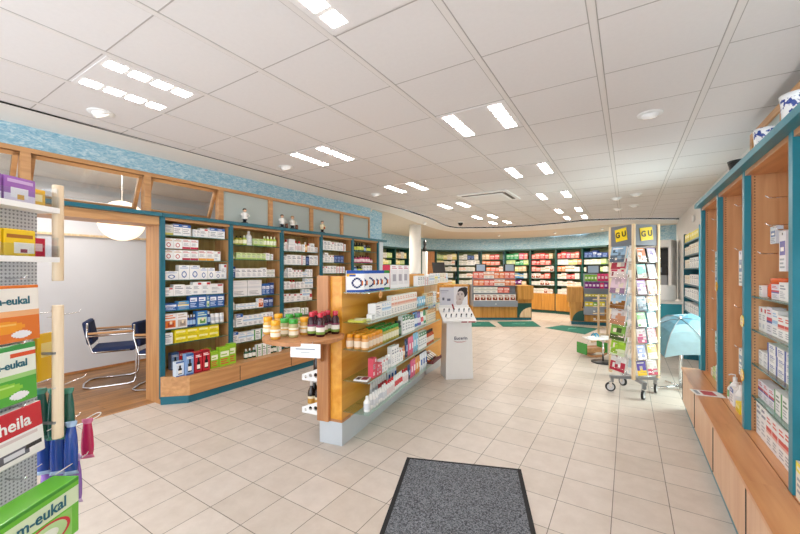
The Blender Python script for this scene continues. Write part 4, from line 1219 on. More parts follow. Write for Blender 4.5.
for j in range(2):
    for q in range(6):
        m2 = MB().lathe([(.011, 0, 'b9bcc4'), (.011, .03, '4a4a52'), (.008, .05, '4a4a52')], 8)
        o = m2.obj('tester_tube', 'gloss')
        o.matrix_world = T4 @ Matrix.Translation((-.18 + q * .072, -.08 + j * .13, .0375))
        tag(o, f'small grey tester tube, {ORD[q]} from left in the {["front", "back"][j]} row of the slanted tray', 'tester', 'testers in the slanted tray')
o = MB().lathe([(.012, 0, 'c02038'), (.012, .06, '8a1626'), (.009, .085, '8a1626')], 10).obj('lipstick', 'gloss')
o.matrix_world = T4 @ Matrix.Translation((-.02, .115, .0375)) @ Matrix.Rotation(-.4, 4, 'Y')
tag(o, 'red lipstick leaning at the back of the slanted tray', 'lipstick')
# portrait card (a flat print of an anonymous woman's face)
m2 = MB().box((-.21, .1385, .985), (.0, .1445, 1.245), 'cfd0da').box((.0005, .1385, .985), (.205, .1445, 1.255), 'e4e2e6')
m2.box((-.2, .138, 1.19), (-.08, .1384, 1.205), '9a9cae').box((-.2, .138, 1.165), (-.1, .1384, 1.173), 'b0b2c0').box((-.17, .138, 1.06), (-.14, .1384, 1.1), '5a5c6c').box((-.1, .138, 1.05), (-.05, .1384, 1.085), '6a6c80')
m2.obj('poster_card', 'print', t)
m2 = MB()
m2.X = Matrix.Translation((.10, .138, 1.12)) @ Matrix.Rotation(PI / 2, 4, 'X')
def disc(cx_, cy_, rx, ry, z, col, k=20, rot=0):
    P = [(cx_ + rx * math.cos(2 * PI * q / k) * math.cos(rot) - ry * math.sin(2 * PI * q / k) * math.sin(rot), cy_ + rx * math.cos(2 * PI * q / k) * math.sin(rot) + ry * math.sin(2 * PI * q / k) * math.cos(rot), z) for q in range(k)]
    m2.poly(P, col)
disc(.03, .05, .075, .075, .0005, '2a2528'); disc(.06, .1, .045, .03, .0007, '2a2528')
disc(-.005, -.01, .062, .085, .001, 'c9bcb8', rot=-.2); disc(-.02, -.09, .05, .045, .0009, 'bfb2ae', rot=.5)
for ex in (-.032, .02):
    disc(ex, .018, .013, .006, .0014, '3a3236'); disc(ex, .036, .017, .004, .0014, '4a4044', rot=.1)
m2.poly([(-.012, .02, .0014), (-.018, -.018, .0014), (-.002, -.02, .0014)], 'b3a5a2')
disc(-.01, -.045, .02, .007, .0014, '8a6468')
m2.obj('portrait_print', 'print', t)
text('Eucerin', .062, 'navy', t, (.02, -.1495, .56), (PI / 2 - .04, 0, 0), bold=.0006)
m2 = MB(); m2.tube([(-.085, -.1465, .525), (-.03, -.1475, .508), (.04, -.148, .508), (.1, -.147, .522)], [.001, .004, .004, .001], 6, 'b32036'); m2.obj('logo_swoosh', 'print', t)
# ------------------------------------------------------------------ card spinner
SX, SY, SR = .06, 5.3, math.radians(44.4)
t = thing('card_spinner', 'wheeled card spinner with wooden corner posts and grey top panels', 'display stand', (SX, SY, 0), SR)
h = .173
for sx in (-1, 1):
    for sy in (-1, 1):
        MB().box((sx * h - .016, sy * h - .016, .215), (sx * h + .016, sy * h + .016, 2.04)).obj('corner_post', 'pale', t, bevel=.004)
MB().lathe([(.02, .2), (.02, 1.8)], 12).obj('centre_pole', 'greymetal', t)
for k in range(4):
    m2 = MB(); m2.X = Matrix.Rotation(k * PI / 2, 4, 'Z')
    m2.box((-h + .017, -h - .004, 1.79), (h - .017, -h + .008, 2.035))
    p = m2.obj('top_panel', 'grey_top', t)
    if k in (0, 3):
        m2 = MB(); m2.X = Matrix.Rotation(k * PI / 2, 4, 'Z') @ Matrix.Translation((0, -h - .008, 1.925)) @ Matrix.Rotation(-.12, 4, 'Y')
        m2.box((-.085, -.003, -.075), (.085, .003, .075), 'f2d21c')
        q = m2.obj('logo_plate', 'print', p)
        X4 = Matrix.Rotation(k * PI / 2, 4, 'Z') @ Matrix.Translation((0, -h - .0125, 1.925)) @ Matrix.Rotation(-.12, 4, 'Y') @ Matrix.Rotation(PI / 2, 4, 'X')
        o = text('G U', .092, 'black', t, (0, 0, 0), (0, 0, 0), bold=.003)
        o.parent = q if False else p
        o.matrix_local = X4
m2 = MB()
NR = 8
rowz = [.26 + .19 * k for k in range(NR)]
for k in range(4):
    m2.X = Matrix.Rotation(k * PI / 2, 4, 'Z')
    for z in rowz:
        m2.tube([(-h + .02, -h + .02, z), (-h + .02, -h - .055, z), (h - .02, -h - .055, z), (h - .02, -h + .02, z)], .0025, 5)
        m2.tube([(-h + .02, -h - .055, z + .05), (h - .02, -h - .055, z + .05)], .0022, 5)
m2.obj('wire_pockets', 'chrome', t)
BR = math.radians(24) - SR
for k in range(4):
    m2 = MB(); m2.X = Matrix.Rotation(BR + k * PI / 2, 4, 'Z')
    m2.box((.0, -.024, .165), (.27, .024, .2)); m2.obj('base_arm', 'greymetal', t, bevel=.004)
    m2 = MB(); m2.X = Matrix.Rotation(BR + k * PI / 2, 4, 'Z') @ Matrix.Translation((.245, 0, 0))
    c = m2.box((-.012, -.02, .12), (.012, .02, .164)).obj('caster', 'greymetal', t)
    m2 = MB(); m2.X = Matrix.Rotation(BR + k * PI / 2 + .5, 4, 'Z')
    m2.X = Matrix.Translation(Matrix.Rotation(BR + k * PI / 2, 4, 'Z') @ Vector((.245, 0, 0))) @ Matrix.Rotation(.6 + k, 4, 'Z') @ Matrix.Translation((.02, 0, .058)) @ Matrix.Rotation(PI / 2, 4, 'X')
    m2.lathe([(.03, -.014, 'd6d8da'), (.04, -.013, '1b1b1d'), (.057, -.01, '1b1b1d'), (.057, .01, '1b1b1d'), (.04, .013, 'd6d8da'), (.03, .014, 'd6d8da')], 18, '1b1b1d').obj('caster_wheel', 'print', c)
    m2 = MB(); m2.X = Matrix.Translation(Matrix.Rotation(BR + k * PI / 2, 4, 'Z') @ Vector((.245, 0, 0))) @ Matrix.Rotation(.6 + k, 4, 'Z')
    m2.box((-.01, -.02, .115), (.04, .02, .122)).box((.005, -.021, .05), (.035, -.016, .118)).box((.005, .016, .05), (.035, .021, .118)).obj('caster_fork', 'chrome', c)
BK = [('sky-blue city', '8fb0cc', '5a6a7a'), ('red', 'b03a4c', 'e9d9d4'), ('pale pink blossom', 'e3c9d6', '9a7a9a'), ('blue with brown bowl', 'a9c8de', '8a5a2a'), ('white portrait', 'dcd6d4', 'c48a6a'), ('green leaf', '7ab04a', '3f5a2c'), ('lime green garden', '9acb3c', 'd9e6c0'), ('white and crimson', 'e6e4e6', 'b8304a')]
BK2 = [('orange vegetable', 'd9763a', 'efe2c8'), ('violet-white', 'b4a0cc', '6a4a8a'), ('turquoise', '8fd0c8', 'f0f0e8'), ('black and white', '4a4a52', 'c8c8cc'), ('purple', '8a4a9a', 'e9c9e2'), ('cream floral', 'd9c8ae', 'c4745a'), ('silver', '9aa6b4', '5a6a7a'), ('brown bread', 'c98a5a', 'f0dcc0'), ('green and white', '7ab85a', 'f2f0ec'), ('pale blue', 'a9c4da', 'e8ecf0'), ('white and pink', 'e2d2d8', 'c85a80'), ('red apple', 'c83a44', 'f2e4d8'), ('navy', '4a4a9a', 'e2e2f0'), ('yellow', 'e9cc3c', 'f4ecc0'), ('violet book with yellow', '5a4a9e', 'f0c63c'), ('white', 'dcdad8', 'c8586e')]
FL = Frame(SX, SY, SR - PI / 2); FR_ = Frame(SX, SY, SR)
def booklet(F, a, z, w, hgt, c1, c2, lab, lean, thick=.006, t_=-.215, yaw=0.0, nm='greeting_booklet'):
    m2 = MB(); m2.X = Matrix.Rotation(lean, 4, 'X')
    rr_ = [(0, 0, 1, rnd.uniform(.25, .5), c2)]
    for q_ in range(7):
        x0, y0 = rnd.uniform(0, .75), rnd.uniform(0, .7)
        k_ = rnd.uniform(.6, 1.3); base_ = hx(rnd.choice((c1, c2, c1, 'e9dcc8')))
        rr_.append((x0, y0, min(x0 + rnd.uniform(.12, .45), 1), min(y0 + rnd.uniform(.1, .3), 1), tuple(min(1, v * k_) for v in base_[:3]) + (1,)))
    rr_ += [(.1, .84, .8, .9, 'f6f4f0')]
    m2.cards(w, thick, hgt, c1, rr_, side='f2f0ea', top='f2f0ea')
    x, y = F.at(a, t_)
    o = m2.obj(nm, 'gloss', None, (x, y, z), F.rz + yaw)
    tag(o, lab, 'booklet', 'booklets in the card spinner')
for q in range(NR):
    nm, c1, c2 = BK[NR - 1 - q]
    nm, c1, c2 = BK[q]
    z = rowz[NR - 1 - q] + .006
    booklet(FL, -.03, z, .225, .19 if q == 0 else .235, c1, c2, f'{nm} cover booklet, {ORD[q]} row from top on spinner face toward the island', -.2, .02, t_=-.209)
    booklet(FL, .118, z + .002, .06, .2, ['d8d8dc', 'c9b6a0', 'e6dcd0', 'b8ccd8'][q % 4], 'f0eeea', f'narrow booklet by the corner post, {ORD[q]} row from top on spinner island face', -.16, .012, t_=-.175)
for q in range(NR):
    for j in range(2):
        nm, c1, c2 = BK2[(q * 2 + j) % 16]
        z = rowz[NR - 1 - q] + .006
        booklet(FR_, -.075 + .15 * j, z, .125, .165, c1, c2, f'{nm} booklet, {ORD[q]} row from top on spinner face toward the window', -.2, .008, t_=-.2, yaw=rnd.uniform(-.1, .1))

# ------------------------------------------------------------------ sweets rack beside the entrance
def RW(r, d):
    return (r * CS - d * SN, r * SN + d * CS)
R0, D0 = -1.36, 1.0
x, y = RW(R0, D0)
t = thing('sweets_rack', 'white perforated metal sweets rack with clear trays and wooden rods', 'display rack', (x, y, 0), YAW)
o = MB().box((-.004, -.42, .06), (.0, .304, 1.79)).obj('perforated_panel', 'punched', t); o.location = (.06, 0, 0)
MB().box((.0, -.42, .0), (.055, .304, 1.79)).obj('rack_core', 'white', t)
MB().box((-.12, -.45, 0), (.16, .33, .05)).obj('rack_foot', 'greymetal', t)
for z in (1.72, 1.545):
    tr = MB().box((.0605, -.42, z - .018), (.14, .306, z)).obj('tray', 'white', t)
    MB().box((.135, -.42, z + .0005), (.139, .306, z + .04)).box((.062, .300, z + .0005), (.135, .306, z + .07)).obj('clear_edge', 'acrylic', tr)
for a, b in ((1.46, 1.807), (.89, 1.372)):
    m2 = MB().lathe([(.0158, a), (.0165, a + .004), (.0165, b - .004), (.0158, b)], 18, cen=(.115, .325)); m2.obj('wooden_rod', 'rod', t)
for z in (1.54, 1.71, 1.2, .95):
    MB().box((.05, .304, z - .004), (.115, .31, z + .004)).box((.108, .304, z - .004), (.122, .312, z + .004)).obj('rod_clip', 'greymetal', t)
for z in (1.462, 1.2485, 1.04, .80):
    for d in (.1, .2):
        MB().tube([(.055, d, z + .01), (.12, d, z + .01), (.13, d, z + .02)], .003, 6).obj('wire_hook', 'chrome', t)
for z, r in ((1.33, .0), (1.075, .02), (.925, .0), (.77, .03)):
    for e in (-.01, .1):
        MB().tube([(r + e, .30, z), (r + e, .43, z + .006), (r + e, .437, z + .014)], .0018, 6).obj('wire_hook', 'chrome', t)
def sweets(name, label, d0, d1, z0, z1, r, base, rects, txt=None, thick=.03, tilt=0.0, tz=.82, tsz=.04, tcol='teal', tx=0.0, lean=0.0):
    """a flat bag or box whose printed face looks along camera right"""
    w, hh = d1 - d0, z1 - z0
    x, y = RW(r - thick / 2, (d0 + d1) / 2)
    t2 = thing(name, label, 'sweets', (x, y, z0), YAW + PI / 2, 'sweets on the white perforated rack')
    t2.rotation_euler = (lean, tilt, YAW + PI / 2)
    MB().cards(w, thick, hh, base, rects).obj('packet', 'gloss', t2, bevel=.004)
    if txt:
        text(txt, tsz, tcol, t2, (tx, -thick / 2 - .0008, hh * tz), (PI / 2, 0, 0), bold=.0008)
    return t2
for q, (d0, d1) in enumerate(((.72, .86), (.87, 1.0), (1.01, 1.13), (1.135, 1.235))):
    sweets('pastille_box', f'violet and white pastille box on the top clear tray, {ORD[3 - q]} from its outer end', d0, d1, 1.7206, 1.80, -1.235, '9a5fb0', [(.0, .0, 1, .3, 'e6d9ea'), (.2, .15, .75, .55, 'f4f0f2'), (.4, .1, .62, .3, 'e0a83c'), (.1, .75, .9, .88, 'c9a4d4')], thick=.05)
    sweets('pastille_box', f'yellow pastille box with white panel on the lower clear tray, {ORD[3 - q]} from its outer end', d0, d1, 1.5456, 1.632, -1.235, 'f2c81e', [(.3, .1, .95, .5, 'f3efe4'), (.5, .12, .72, .26, '8a2440'), (.08, .66, .9, .8, 'a8641c')], thick=.05)
x, y = RW(-1.275, 1.268)
tag(MB().cards(.05, .03, .06, 'f0b828', [(.2, .3, .8, .7, 'f6e6b0')]).obj('pastille_box', 'gloss', None, (x, y, 1.7206), YAW + PI / 2), 'small orange-yellow box at the clear end of the top tray', 'sweets')
x, y = RW(-1.275, 1.268)
tag(MB().cards(.05, .03, .065, 'c01f38', [(.2, .3, .8, .7, 'e8c0c4')]).obj('pastille_box', 'gloss', None, (x, y, 1.5456), YAW + PI / 2), 'small red box at the clear end of the lower tray', 'sweets')
pill = lambda c, c2: ring(.42, .27, .33, .11, c) + [(.2, .3, .6, .33, c2)] + ring(.68, .13, .17, .07, 'eef0f2')
sweets('sweets_bag', 'orange and white sweets bag with green lettering hanging uppermost on the rack', 1.075, 1.272, 1.262, 1.45, -1.255, 'f4efe6', [(0, 0, 1, .45, 'e2762c'), (0, .45, 1, .55, 'f0b07a'), (0, .94, 1, 1, 'e2762c')] + pill('f09a28', 'f8c060'), 'em-eukal', tsz=.036, tz=.72, lean=-.04)
sweets('sweets_bag', 'green and white sweets bag hanging below the orange one', 1.075, 1.262, 1.06, 1.255, -1.255, 'ecf2e4', [(0, 0, 1, .42, '4faa3a'), (0, .42, 1, .5, '9ccf7a'), (0, .9, 1, 1, '3f9a4a'), (.55, .78, 1, .85, 'e0552c')] + pill('86c83c', 'b4e070'), 'em-eukal', tsz=.034, tz=.66, lean=-.04)
sweets('sweets_bag', 'red-topped white liquorice bag hanging below the green bag', 1.07, 1.285, .865, 1.04, -1.25, 'f2f0ee', [(0, .52, 1, 1, 'c8202e'), (.1, .42, .9, .48, 'd9c8c8'), (.1, .16, .35, .24, '26262c'), (.3, .1, .75, .26, '5a5a66'), (.38, .13, .68, .22, 'd9d9e2'), (.7, .18, .95, .26, '26262c')], 'Rheila', tsz=.055, tz=.72, tcol='white', lean=-.06, tilt=-.04)
green_bag = sweets('sweets_bag', 'bright green sweets box lowest on the rack, standing proud', .98, 1.26, .6, .79, -1.11, '6cc038', [(0, .55, 1, .85, 'd9ecc4'), (.2, .05, .9, .52, '8fd060'), (0, .93, 1, 1, '4a9a34')], 'em-eukal', tsz=.05, tz=.7, thick=.09)
m2 = MB()
for r0_, c_, y_ in ((1.0, 'cc2f3a', -.0458), (.86, 'b9dc9a', -.0462), (.5, 'eaf2e2', -.0466)):
    m2.poly([(.02 + .085 * r0_ * math.cos(2 * PI * q / 28), y_, .058 + .042 * r0_ * math.sin(2 * PI * q / 28)) for q in range(28)], c_)
m2.obj('printed_seal', 'print', green_bag)
sweets('sweets_bag', 'red sweets bag mostly hidden under the bright green box', .98, 1.23, .42, .595, -1.15, 'c8242c', [(.3, .3, .9, .6, 'e6d8d4')], thick=.05)
sweets('sweets_bag', 'yellow sweets bag hanging behind the lower wooden rod', 1.29, 1.36, 1.1, 1.27, -1.285, 'e8b81e', [(.2, .5, .8, .8, 'f2dc8a')], thick=.02)
def sachet(r, d, z, col, a2, lab, hgt=.17, rot=0.0):
    x, y = RW(r, d)
    m2 = MB()
    n_, L = 8, []
    for zz, wx, wy in ((0, .019, .003), (-.012, .018, .002), (-.02, .014, .006), (-.06, .019, .0095), (-.11, .0215, .0095), (-hgt + .03, .021, .007), (-hgt + .014, .019, .003), (-hgt, .024, .002)):
        L.append([m2.pt((wx * math.cos(2 * PI * q / n_), wy * math.sin(2 * PI * q / n_), zz)) for q in range(n_)])
    for j in range(len(L) - 1):
        for q in range(n_):
            m2.face((L[j][q], L[j + 1][q], L[j + 1][(q + 1) % n_], L[j][(q + 1) % n_]), a2 if j in (0, 1, 6) else col, 0, True)
    m2.face(L[0], a2); m2.face(L[-1][::-1], a2)
    tag(m2.obj('foil_sachet', 'gloss', None, (x, y, z), YAW + rot), lab, 'sachet', 'foil sachets hanging at the end of the rack')
for row_, n_, r_, d_, z_, c_, c2_, nm_, hh_ in (('upper tier', 6, -1.385, 1.35, 1.06, '1f5f52', '3f8f78', 'dark green', .19), ('middle tier', 7, -1.395, 1.37, .93, '24479c', 'a9c6e8', 'blue', .2), ('bottom tier', 5, -1.345, 1.39, .79, '8d62b4', 'cdb0e2', 'purple', .18)):
    for q in range(n_):
        for b in (q % 2,):
            sachet(r_ + .0262 * q, d_ + .024 * b, z_ - .006 * b, c_, c2_, f'{nm_} foil sachet, {ORD[q]} from the panel, {["front", "back"][b]} row of {row_} at rack end', hh_, .45)
sachet(-1.262, 1.47, .90, 'd02a5c', 'e87a9c', 'single crimson foil sachet at the outer end of the hooks', .16, .4)

# ------------------------------------------------------------------ doormat, floor mats, cable
mx, my = -.86, 1.86
o = thing('doormat', 'dark grey speckled doormat with black rubber border on the tiles', 'doormat', (0, 0, 0))
import itertools
def Zp(u, v, z=0.0):
    d = (1.5 - z) / ((v - 269.9) / 364.1); r = (u - 400) / 364.1 * d
    return Vector((-SN * d + CS * r, CS * d + SN * r))
A, B = Zp(407, 458), Zp(521, 470)
ang = math.atan2(B.y - A.y, B.x - A.x)
wm = (B - A).length
o.location = (A.x, A.y, 0); o.rotation_euler = (0, 0, ang)
Lm = 1.35
m2 = MB().box((0, -Lm, .0005), (wm, 0, .007)); m2.obj('rubber_border', 'rubber', o)
MB().box((.03, -Lm + .03, .0072), (wm - .03, -.03, .011)).obj('fibre_top', 'mat_fibre', o)
MATS = [([(497, 322), (533, 321.4), (541, 326.8), (503, 326.8)], 'green floor mat in front of the first till, window-side one'), ([(455, 322), (489, 322), (496, 326.8), (455, 326.8)], 'green floor mat in front of the first till, behind the pedestal'), ([(545, 328), (562, 325.4), (598, 328.8), (585, 334.4)], 'green floor mat before the second till near the toys'), ([(424, 349), (440, 337), (447, 341), (443, 352)], 'green floor mat beside the far end of the island')]
for pts, lab in MATS:
    P = [Zp(*p) for p in pts]
    cen = sum(P, Vector((0, 0))) / 4
    m2 = MB().prism([(p.x - cen.x, p.y - cen.y) for p in P][::-1], .0005, .008)
    t2 = thing('floor_mat', lab, 'mat', (cen.x, cen.y, 0), 0, 'green floor mats near the tills')
    m2.obj('pile', 'green_mat', t2)
    u = (P[1] - P[0]).normalized()
    m3 = MB()
    m3.tube([(-.18 * u.x + .0, -.18 * u.y, .0085), (-.06 * u.x - .04 * u.y, -.06 * u.y + .04 * u.x, .0085), (.06 * u.x + .03 * u.y, .06 * u.y - .03 * u.x, .0085), (.2 * u.x, .2 * u.y, .0085)], .006, 5, '8fd0bc').obj('woven_mark', 'matte', t2)
cb = [Zp(66, 430), Zp(80, 425), Zp(90, 421), Zp(98, 417), Zp(101, 413.5), Zp(96, 414), Zp(84, 421)]
m2 = MB().tube([(p.x, p.y, .007) for p in smooth_line([tuple(q) for q in cb], 4) for p in [Vector(p)]], .006, 6)
tag(m2.obj('cable', 'white'), 'white cable looped on the floor tiles at the edge of the wooden office floor', 'cable')

# ------------------------------------------------------------------ office: chairs, globe lamp
def chair(x, y, rz, label):
    t = thing('cantilever_chair', label, 'chair', (x, y, 0.0015), rz, 'chairs in the office')
    r = .0125
    w = .25
    m2 = MB()
    path = [(-.28, w, .30 + .16), (-.02, w, .67), (.24, w, .67), (.28, w, .62), (.26, w, .06), (.22, w, r)]
    pts = [(-.22, w, .66), (.2, w, .67), (.27, w, .64), (.275, w, .56), (.27, w, .1), (.25, w, .03), (.18, w, r), (-.2, w, r), (-.27, w * .8, r), (-.3, 0, r)]
    full = pts + [(a, -b, c) for a, b, c in pts[-2::-1]]
    m2.tube(full, r, 8).obj('tube_frame', 'chrome', t)
    m2 = MB()
    for s in (-1, 1):
        m2.tube([(-.23, s * .235, .83), (-.235, s * .235, .66), (-.18, s * .235, .45), (.2, s * .235, .45)], .011, 8)
    m2.tube([(-.235, -.235, .66), (-.235, .235, .66)], .009, 8)
    m2.obj('back_frame', 'chrome', t)
    s = MB()
    s.box((-.2, -.225, .43), (.26, .225, .5)).obj('seat', 'navy', t, bevel=.03)
    b = MB(); b.X = Matrix.Translation((-.225, 0, .66)) @ Matrix.Rotation(-.18, 4, 'Y')
    b.box((-.035, -.21, -.12), (.035, .21, .19)).obj('backrest', 'navy', t, bevel=.028)
    for s_ in (-1, 1):
        MB().box((-.22, s_ * w - .022, .683), (.24, s_ * w + .022, .708)).obj('armrest', 'oak_x', t, bevel=.008)
    return t
chair(-5.86, 2.10, 1.12, 'navy cantilever chair with wooden armrests against the pale office wall')
chair(-5.14, 2.40, .7, 'navy cantilever chair half hidden behind the oak shelving side panel')
d = 4.6; u, v = 122, 221
r = (u - 400) / 364.1 * d
gx_, gy_ = -SN * d + CS * r, CS * d + SN * r
zg = 1.5 + (269.9 - v) / 364.1 * d
t = thing('globe_lamp', 'warm glowing globe pendant lamp hanging in the office', 'lamp', (gx_, gy_, zg))
MB().lathe([(.25 * math.sin(PI * k / 16), -.25 * math.cos(PI * k / 16)) for k in range(17)], 28, cap=False).obj('globe', 'globe_e', t)
MB().tube([(0, 0, .25), (0, 0, 2.78 - zg)], .006, 6).obj('cord', 'white', t)

# ------------------------------------------------------------------ curved back shelving
BL = ['first', 'second', 'third', 'fourth', 'fifth', 'sixth', 'seventh', 'eighth', 'ninth', 'tenth', 'eleventh']
BZ = [.96, 1.2, 1.45, 1.68, 1.89]
plain('dgreen', '0e4a42', .4); plain('sage', '8d9a6a', .7, 0, .05)
SCH = {
 0: [['bw', 'yl', 'cr'], ['yl', 'bw', 'gl'], ['gl', 'yl', 'wp'], ['yl', 'gl', 'wp'], ['bw', 'gl', 'yl']],
 1: [['yl', 'bw', 'cr'], ['bw', 'yl', 'gl'], ['gl', 'yl', 'wp'], ['yl', 'gl', 'yl'], ['tn', 'bw', 'yl']],
 2: [['tn', 'bw', 'cw'], ['bw', 'gl', 'tn'], ['gnb', 'bw', 'gl'], ['tn', 'cw', 'gnb'], ['tn', 'rd', 'tn']],
 4: [['bw', 'cr', 'yl'], ['tn', 'bw', 'or'], ['yl', 'bw', 'cr'], ['yl', 'bw', 'ow'], ['gl', 'yl', 'cr', 'yl']],
 5: [['bw', 'cr'], ['bw', 'ow', 'tn'], ['ow', 'bw', 'cr'], ['bw', 'wp', 'bw'], ['bw', 'nv', 'cr']],
 6: [['bw', 'ow'], ['wp', 'bw'], ['or', 'rp', 'ow'], ['or', 'rp', 'or'], ['tn', 'rd', 'rd', 'tn']],
 7: [['upo', 'tn'], ['bw', 'lb', 'bw'], ['yl', 'tn'], ['gl', 'gr', 'gl'], ['gr', 'gr', 'pk', 'rp']],
 8: [['bw', 'cw', 'ow'], ['cw', 'rp', 'bw'], ['rp', 'ow', 'cw'], ['rd', 'rp', 'rd'], ['rp', 'rd', 'tn']],
 9: [['bw', 'ow', 'cr'], ['ow', 'rd', 'bw'], ['or', 'ow', 'wp'], ['wp', 'yl', 'or'], ['rd', 'pk', 'rp', 'tn']],
 10: [['bw', 'gl'], ['gl', 'bw'], ['cr', 'gl', 'bw'], ['bw', 'cr', 'gl'], ['nv', 'db', 'nv']],
}
wood('door_oak', 'b87a30', 'cf9440', 2, .8)
for k in range(len(BP) - 1):
    a, b = BP[k], BP[k + 1]
    L = math.hypot(b[0] - a[0], b[1] - a[1]); an = math.atan2(b[1] - a[1], b[0] - a[0])
    ox, oy = -math.sin(an) * .045, math.cos(an) * .045
    a = (a[0] + ox, a[1] + oy)
    F = Frame(a[0], a[1], an)
    t = thing('back_shelving', f'dark green framed shelving bay with oak cupboard base, {BL[k]} along the curved back wall', 'shelving', (a[0], a[1], 0), an, 'shelving bays of the curved back wall')
    MB().box((0, -.01, .1), (.05, .03, 2.2)).obj('upright', 'dgreen', t)
    MB().box((.01, .031, .1), (.03, .36, 2.2)).obj('side_panel', 'dgreen', t)
    MB().box((.031, .35, .1), (L - .001, .36, 2.2)).obj('back_panel', 'sage', t)
    MB().box((.0005, -.043, 2.201), (L - .0005, .36, 2.252)).obj('cornice', 'dgreen', t)
    if k == 3:
        MB().box((.06, .0, 1.2), (L - .02, .34, 2.19)).obj('open_box', 'oak_red', t)
    MB().box((.031, -.02, .1), (L - .001, .349, .68)).obj('cupboard', 'counter', t)
    MB().box((0, .0, 0), (L, .34, .099)).obj('plinth', 'dgreen', t)
    hw = (L - .06) / 2
    for s in range(2):
        x0 = .035 + s * (hw + .008)
        dd = MB().box((x0, -.036, .12), (x0 + hw, -.021, .66)).obj('cupboard_door', 'counter', t)
        MB().box((x0 + .05, -.0385, .18), (x0 + hw - .05, -.0365, .6)).obj('door_panel', 'door_oak', dd)
        MB().lathe([(.012, -.025), (.016, 0)], 8).obj('knob', 'oak_red', dd, (x0 + (hw - .03 if s == 0 else .03), -.04, .45))
    for z in BZ:
        MB().box((.051, .0, z - .014), (L - .002, .349, z)).obj('shelf', 'dgreen', t)
    if k in SCH:
        for q, z in enumerate([.68] + BZ):
            if q == 0 and k not in (8, 9, 5, 6): continue
            pal = SCH[k][0] if q == 0 else SCH[k][q - 1]
            segs = []; cur = .06
            j = 0
            while cur < L - .13:
                w = rnd.uniform(.12, .19)
                if cur + w > L - .01: break
                lk = pal[min(int((cur - .05) / (L - .06) * len(pal)), len(pal) - 1)]
                if LOOK[lk][3] == 'bottle': w = .09
                segs.append((lk, 1, w, rnd.uniform(.13, .19) if z < 1.8 else rnd.uniform(.15, .22), 1, .12))
                cur += w
            row(F, .06, L - .005, .04, z + .0006, segs, f'{"cupboard top" if q == 0 else ORD[5 - q] + " shelf"}, {BL[k]} back wall bay')
# open shelf things beside the column
F = Frame(*BP[3], math.atan2(BP[4][1] - BP[3][1], BP[4][0] - BP[3][0]))

# ------------------------------------------------------------------ tills
def till_front(name, u0, u1, d, label, turn=0.0):
    r0, r1 = (u0 - 400) / 364.1 * d, (u1 - 400) / 364.1 * d
    x, y = -SN * d + CS * r0, CS * d + SN * r0
    return thing(name, label, 'counter', (x, y, 0), YAW - turn), (r1 - r0) * (1 if turn == 0 else 1.05), Frame(x, y, YAW - turn)
t, wt, T1 = till_front('till_counter', 473, 531.5, 10.9, 'oak till counter with grey slanted product display, nearer the island')
wd = wt * .745
MB().box((0, 0, 0), (wt, .6, .075)).obj('plinth', 'teal', t)
MB().box((0, -.02, .076), (wd, .6, .41)).obj('base', 'counter', t)
MB().box((wd + .005, -.02, .076), (wt, .5, .62)).obj('side_base', 'counter', t)
MB().box((wd + .005, -.09, .621), (wt + .03, .5, 1.03)).obj('side_cabinet', 'counter', t)
m2 = MB(); m2.X = Matrix(((1, 0, 0, wt - .02), (0, 0, -1, -.021), (0, 1, 0, .08), (0, 0, 0, 1)))
m2.prism([(0, 0)] + [(-.34 * math.cos(PI / 2 * k / 12), .3 * math.sin(PI / 2 * k / 12)) for k in range(13)], 0, .004).obj('arc_panel', 'pale', t)
m2 = MB(); m2.X = Matrix(((1, 0, 0, wd + .01), (0, 0, -1, -.0205), (0, 1, 0, .08), (0, 0, 0, 1)))
m2.prism([(0, 0), (wt - wd - .015, 0), (wt - wd - .015, .43), (0, .43)], 0, .0004).obj('arc_ground', 'dgreen', t)
MB().box((0, .115, .411), (wd, .6, 1.05)).obj('display_back', 'grey_panel', t)
MB().box((-.01, -.12, .411), (wd, .114, .58)).obj('display_foot', 'grey_panel', t)
tz = [.585, .815, 1.03, 1.245]
MB().box((0, .115, 1.051), (wd, .14, 1.30)).obj('display_riser', 'grey_panel', t)
for q, z in enumerate(tz):
    MB().box((0, -.10 + .04 * q, z - .012), (wd, .114, z)).obj('display_shelf', 'grey_panel', t)
MB().lathe([(.012, -.02), (.018, 0)], 8).obj('knob', 'white', t, (wd * .5, -.13, .5))
rows = [('cw', 7, .165, .185), ('bw', 7, .165, .17), ('or', 8, .145, .18), ('ow', 8, .145, .2)]
alt = ['cw', 'ow', 'or', 'rp']
for q, z in enumerate(tz):
    lk, n_, w_, h_ = rows[q]
    seg = []
    for j in range(n_):
        l2 = lk if q == 0 else [('bw', 'bw', 'rp'), ('or', 'rp', 'ow'), ('rp', 'ow', 'or')][q - 1][(j // 2) % 3]
        seg.append((l2, 1, w_ * wd / 1.22, h_, 1, .07))
    if q == 1: seg = seg[:6]
    row(T1, .02, wd - .01, -.09 + .04 * q, z + .0006, seg, f'{["bottom", "third", "second", "top"][q]} row of the grey till display')
def monitor(F, a, t_, z, lab, zs=1.0, col='9db4cc'):
    x, y = F.at(a, t_)
    t2 = thing('till_monitor', lab, 'monitor', (x, y, z), F.rz, 'till monitors')
    MB().box((-.1, -.08, 0), (.1, .08, .015)).obj('base', 'black', t2)
    MB().box((-.03, -.02, .0155), (.03, .02, .46)).obj('stand', 'black', t2)
    b = MB().box((-.17, -.02, .39), (.17, .03, .63)); b.obj('housing', 'black', t2, bevel=.006)
    MB().box((-.13, -.0225, .42), (.13, -.0205, .61), col).obj('rear_cover', 'print', t2)
monitor(T1, .30, .33, 1.051, 'black till monitor with pale blue back, first behind the orange display')
monitor(T1, wd - .12, .33, 1.051, 'black till monitor with pale blue back, second behind the orange display')
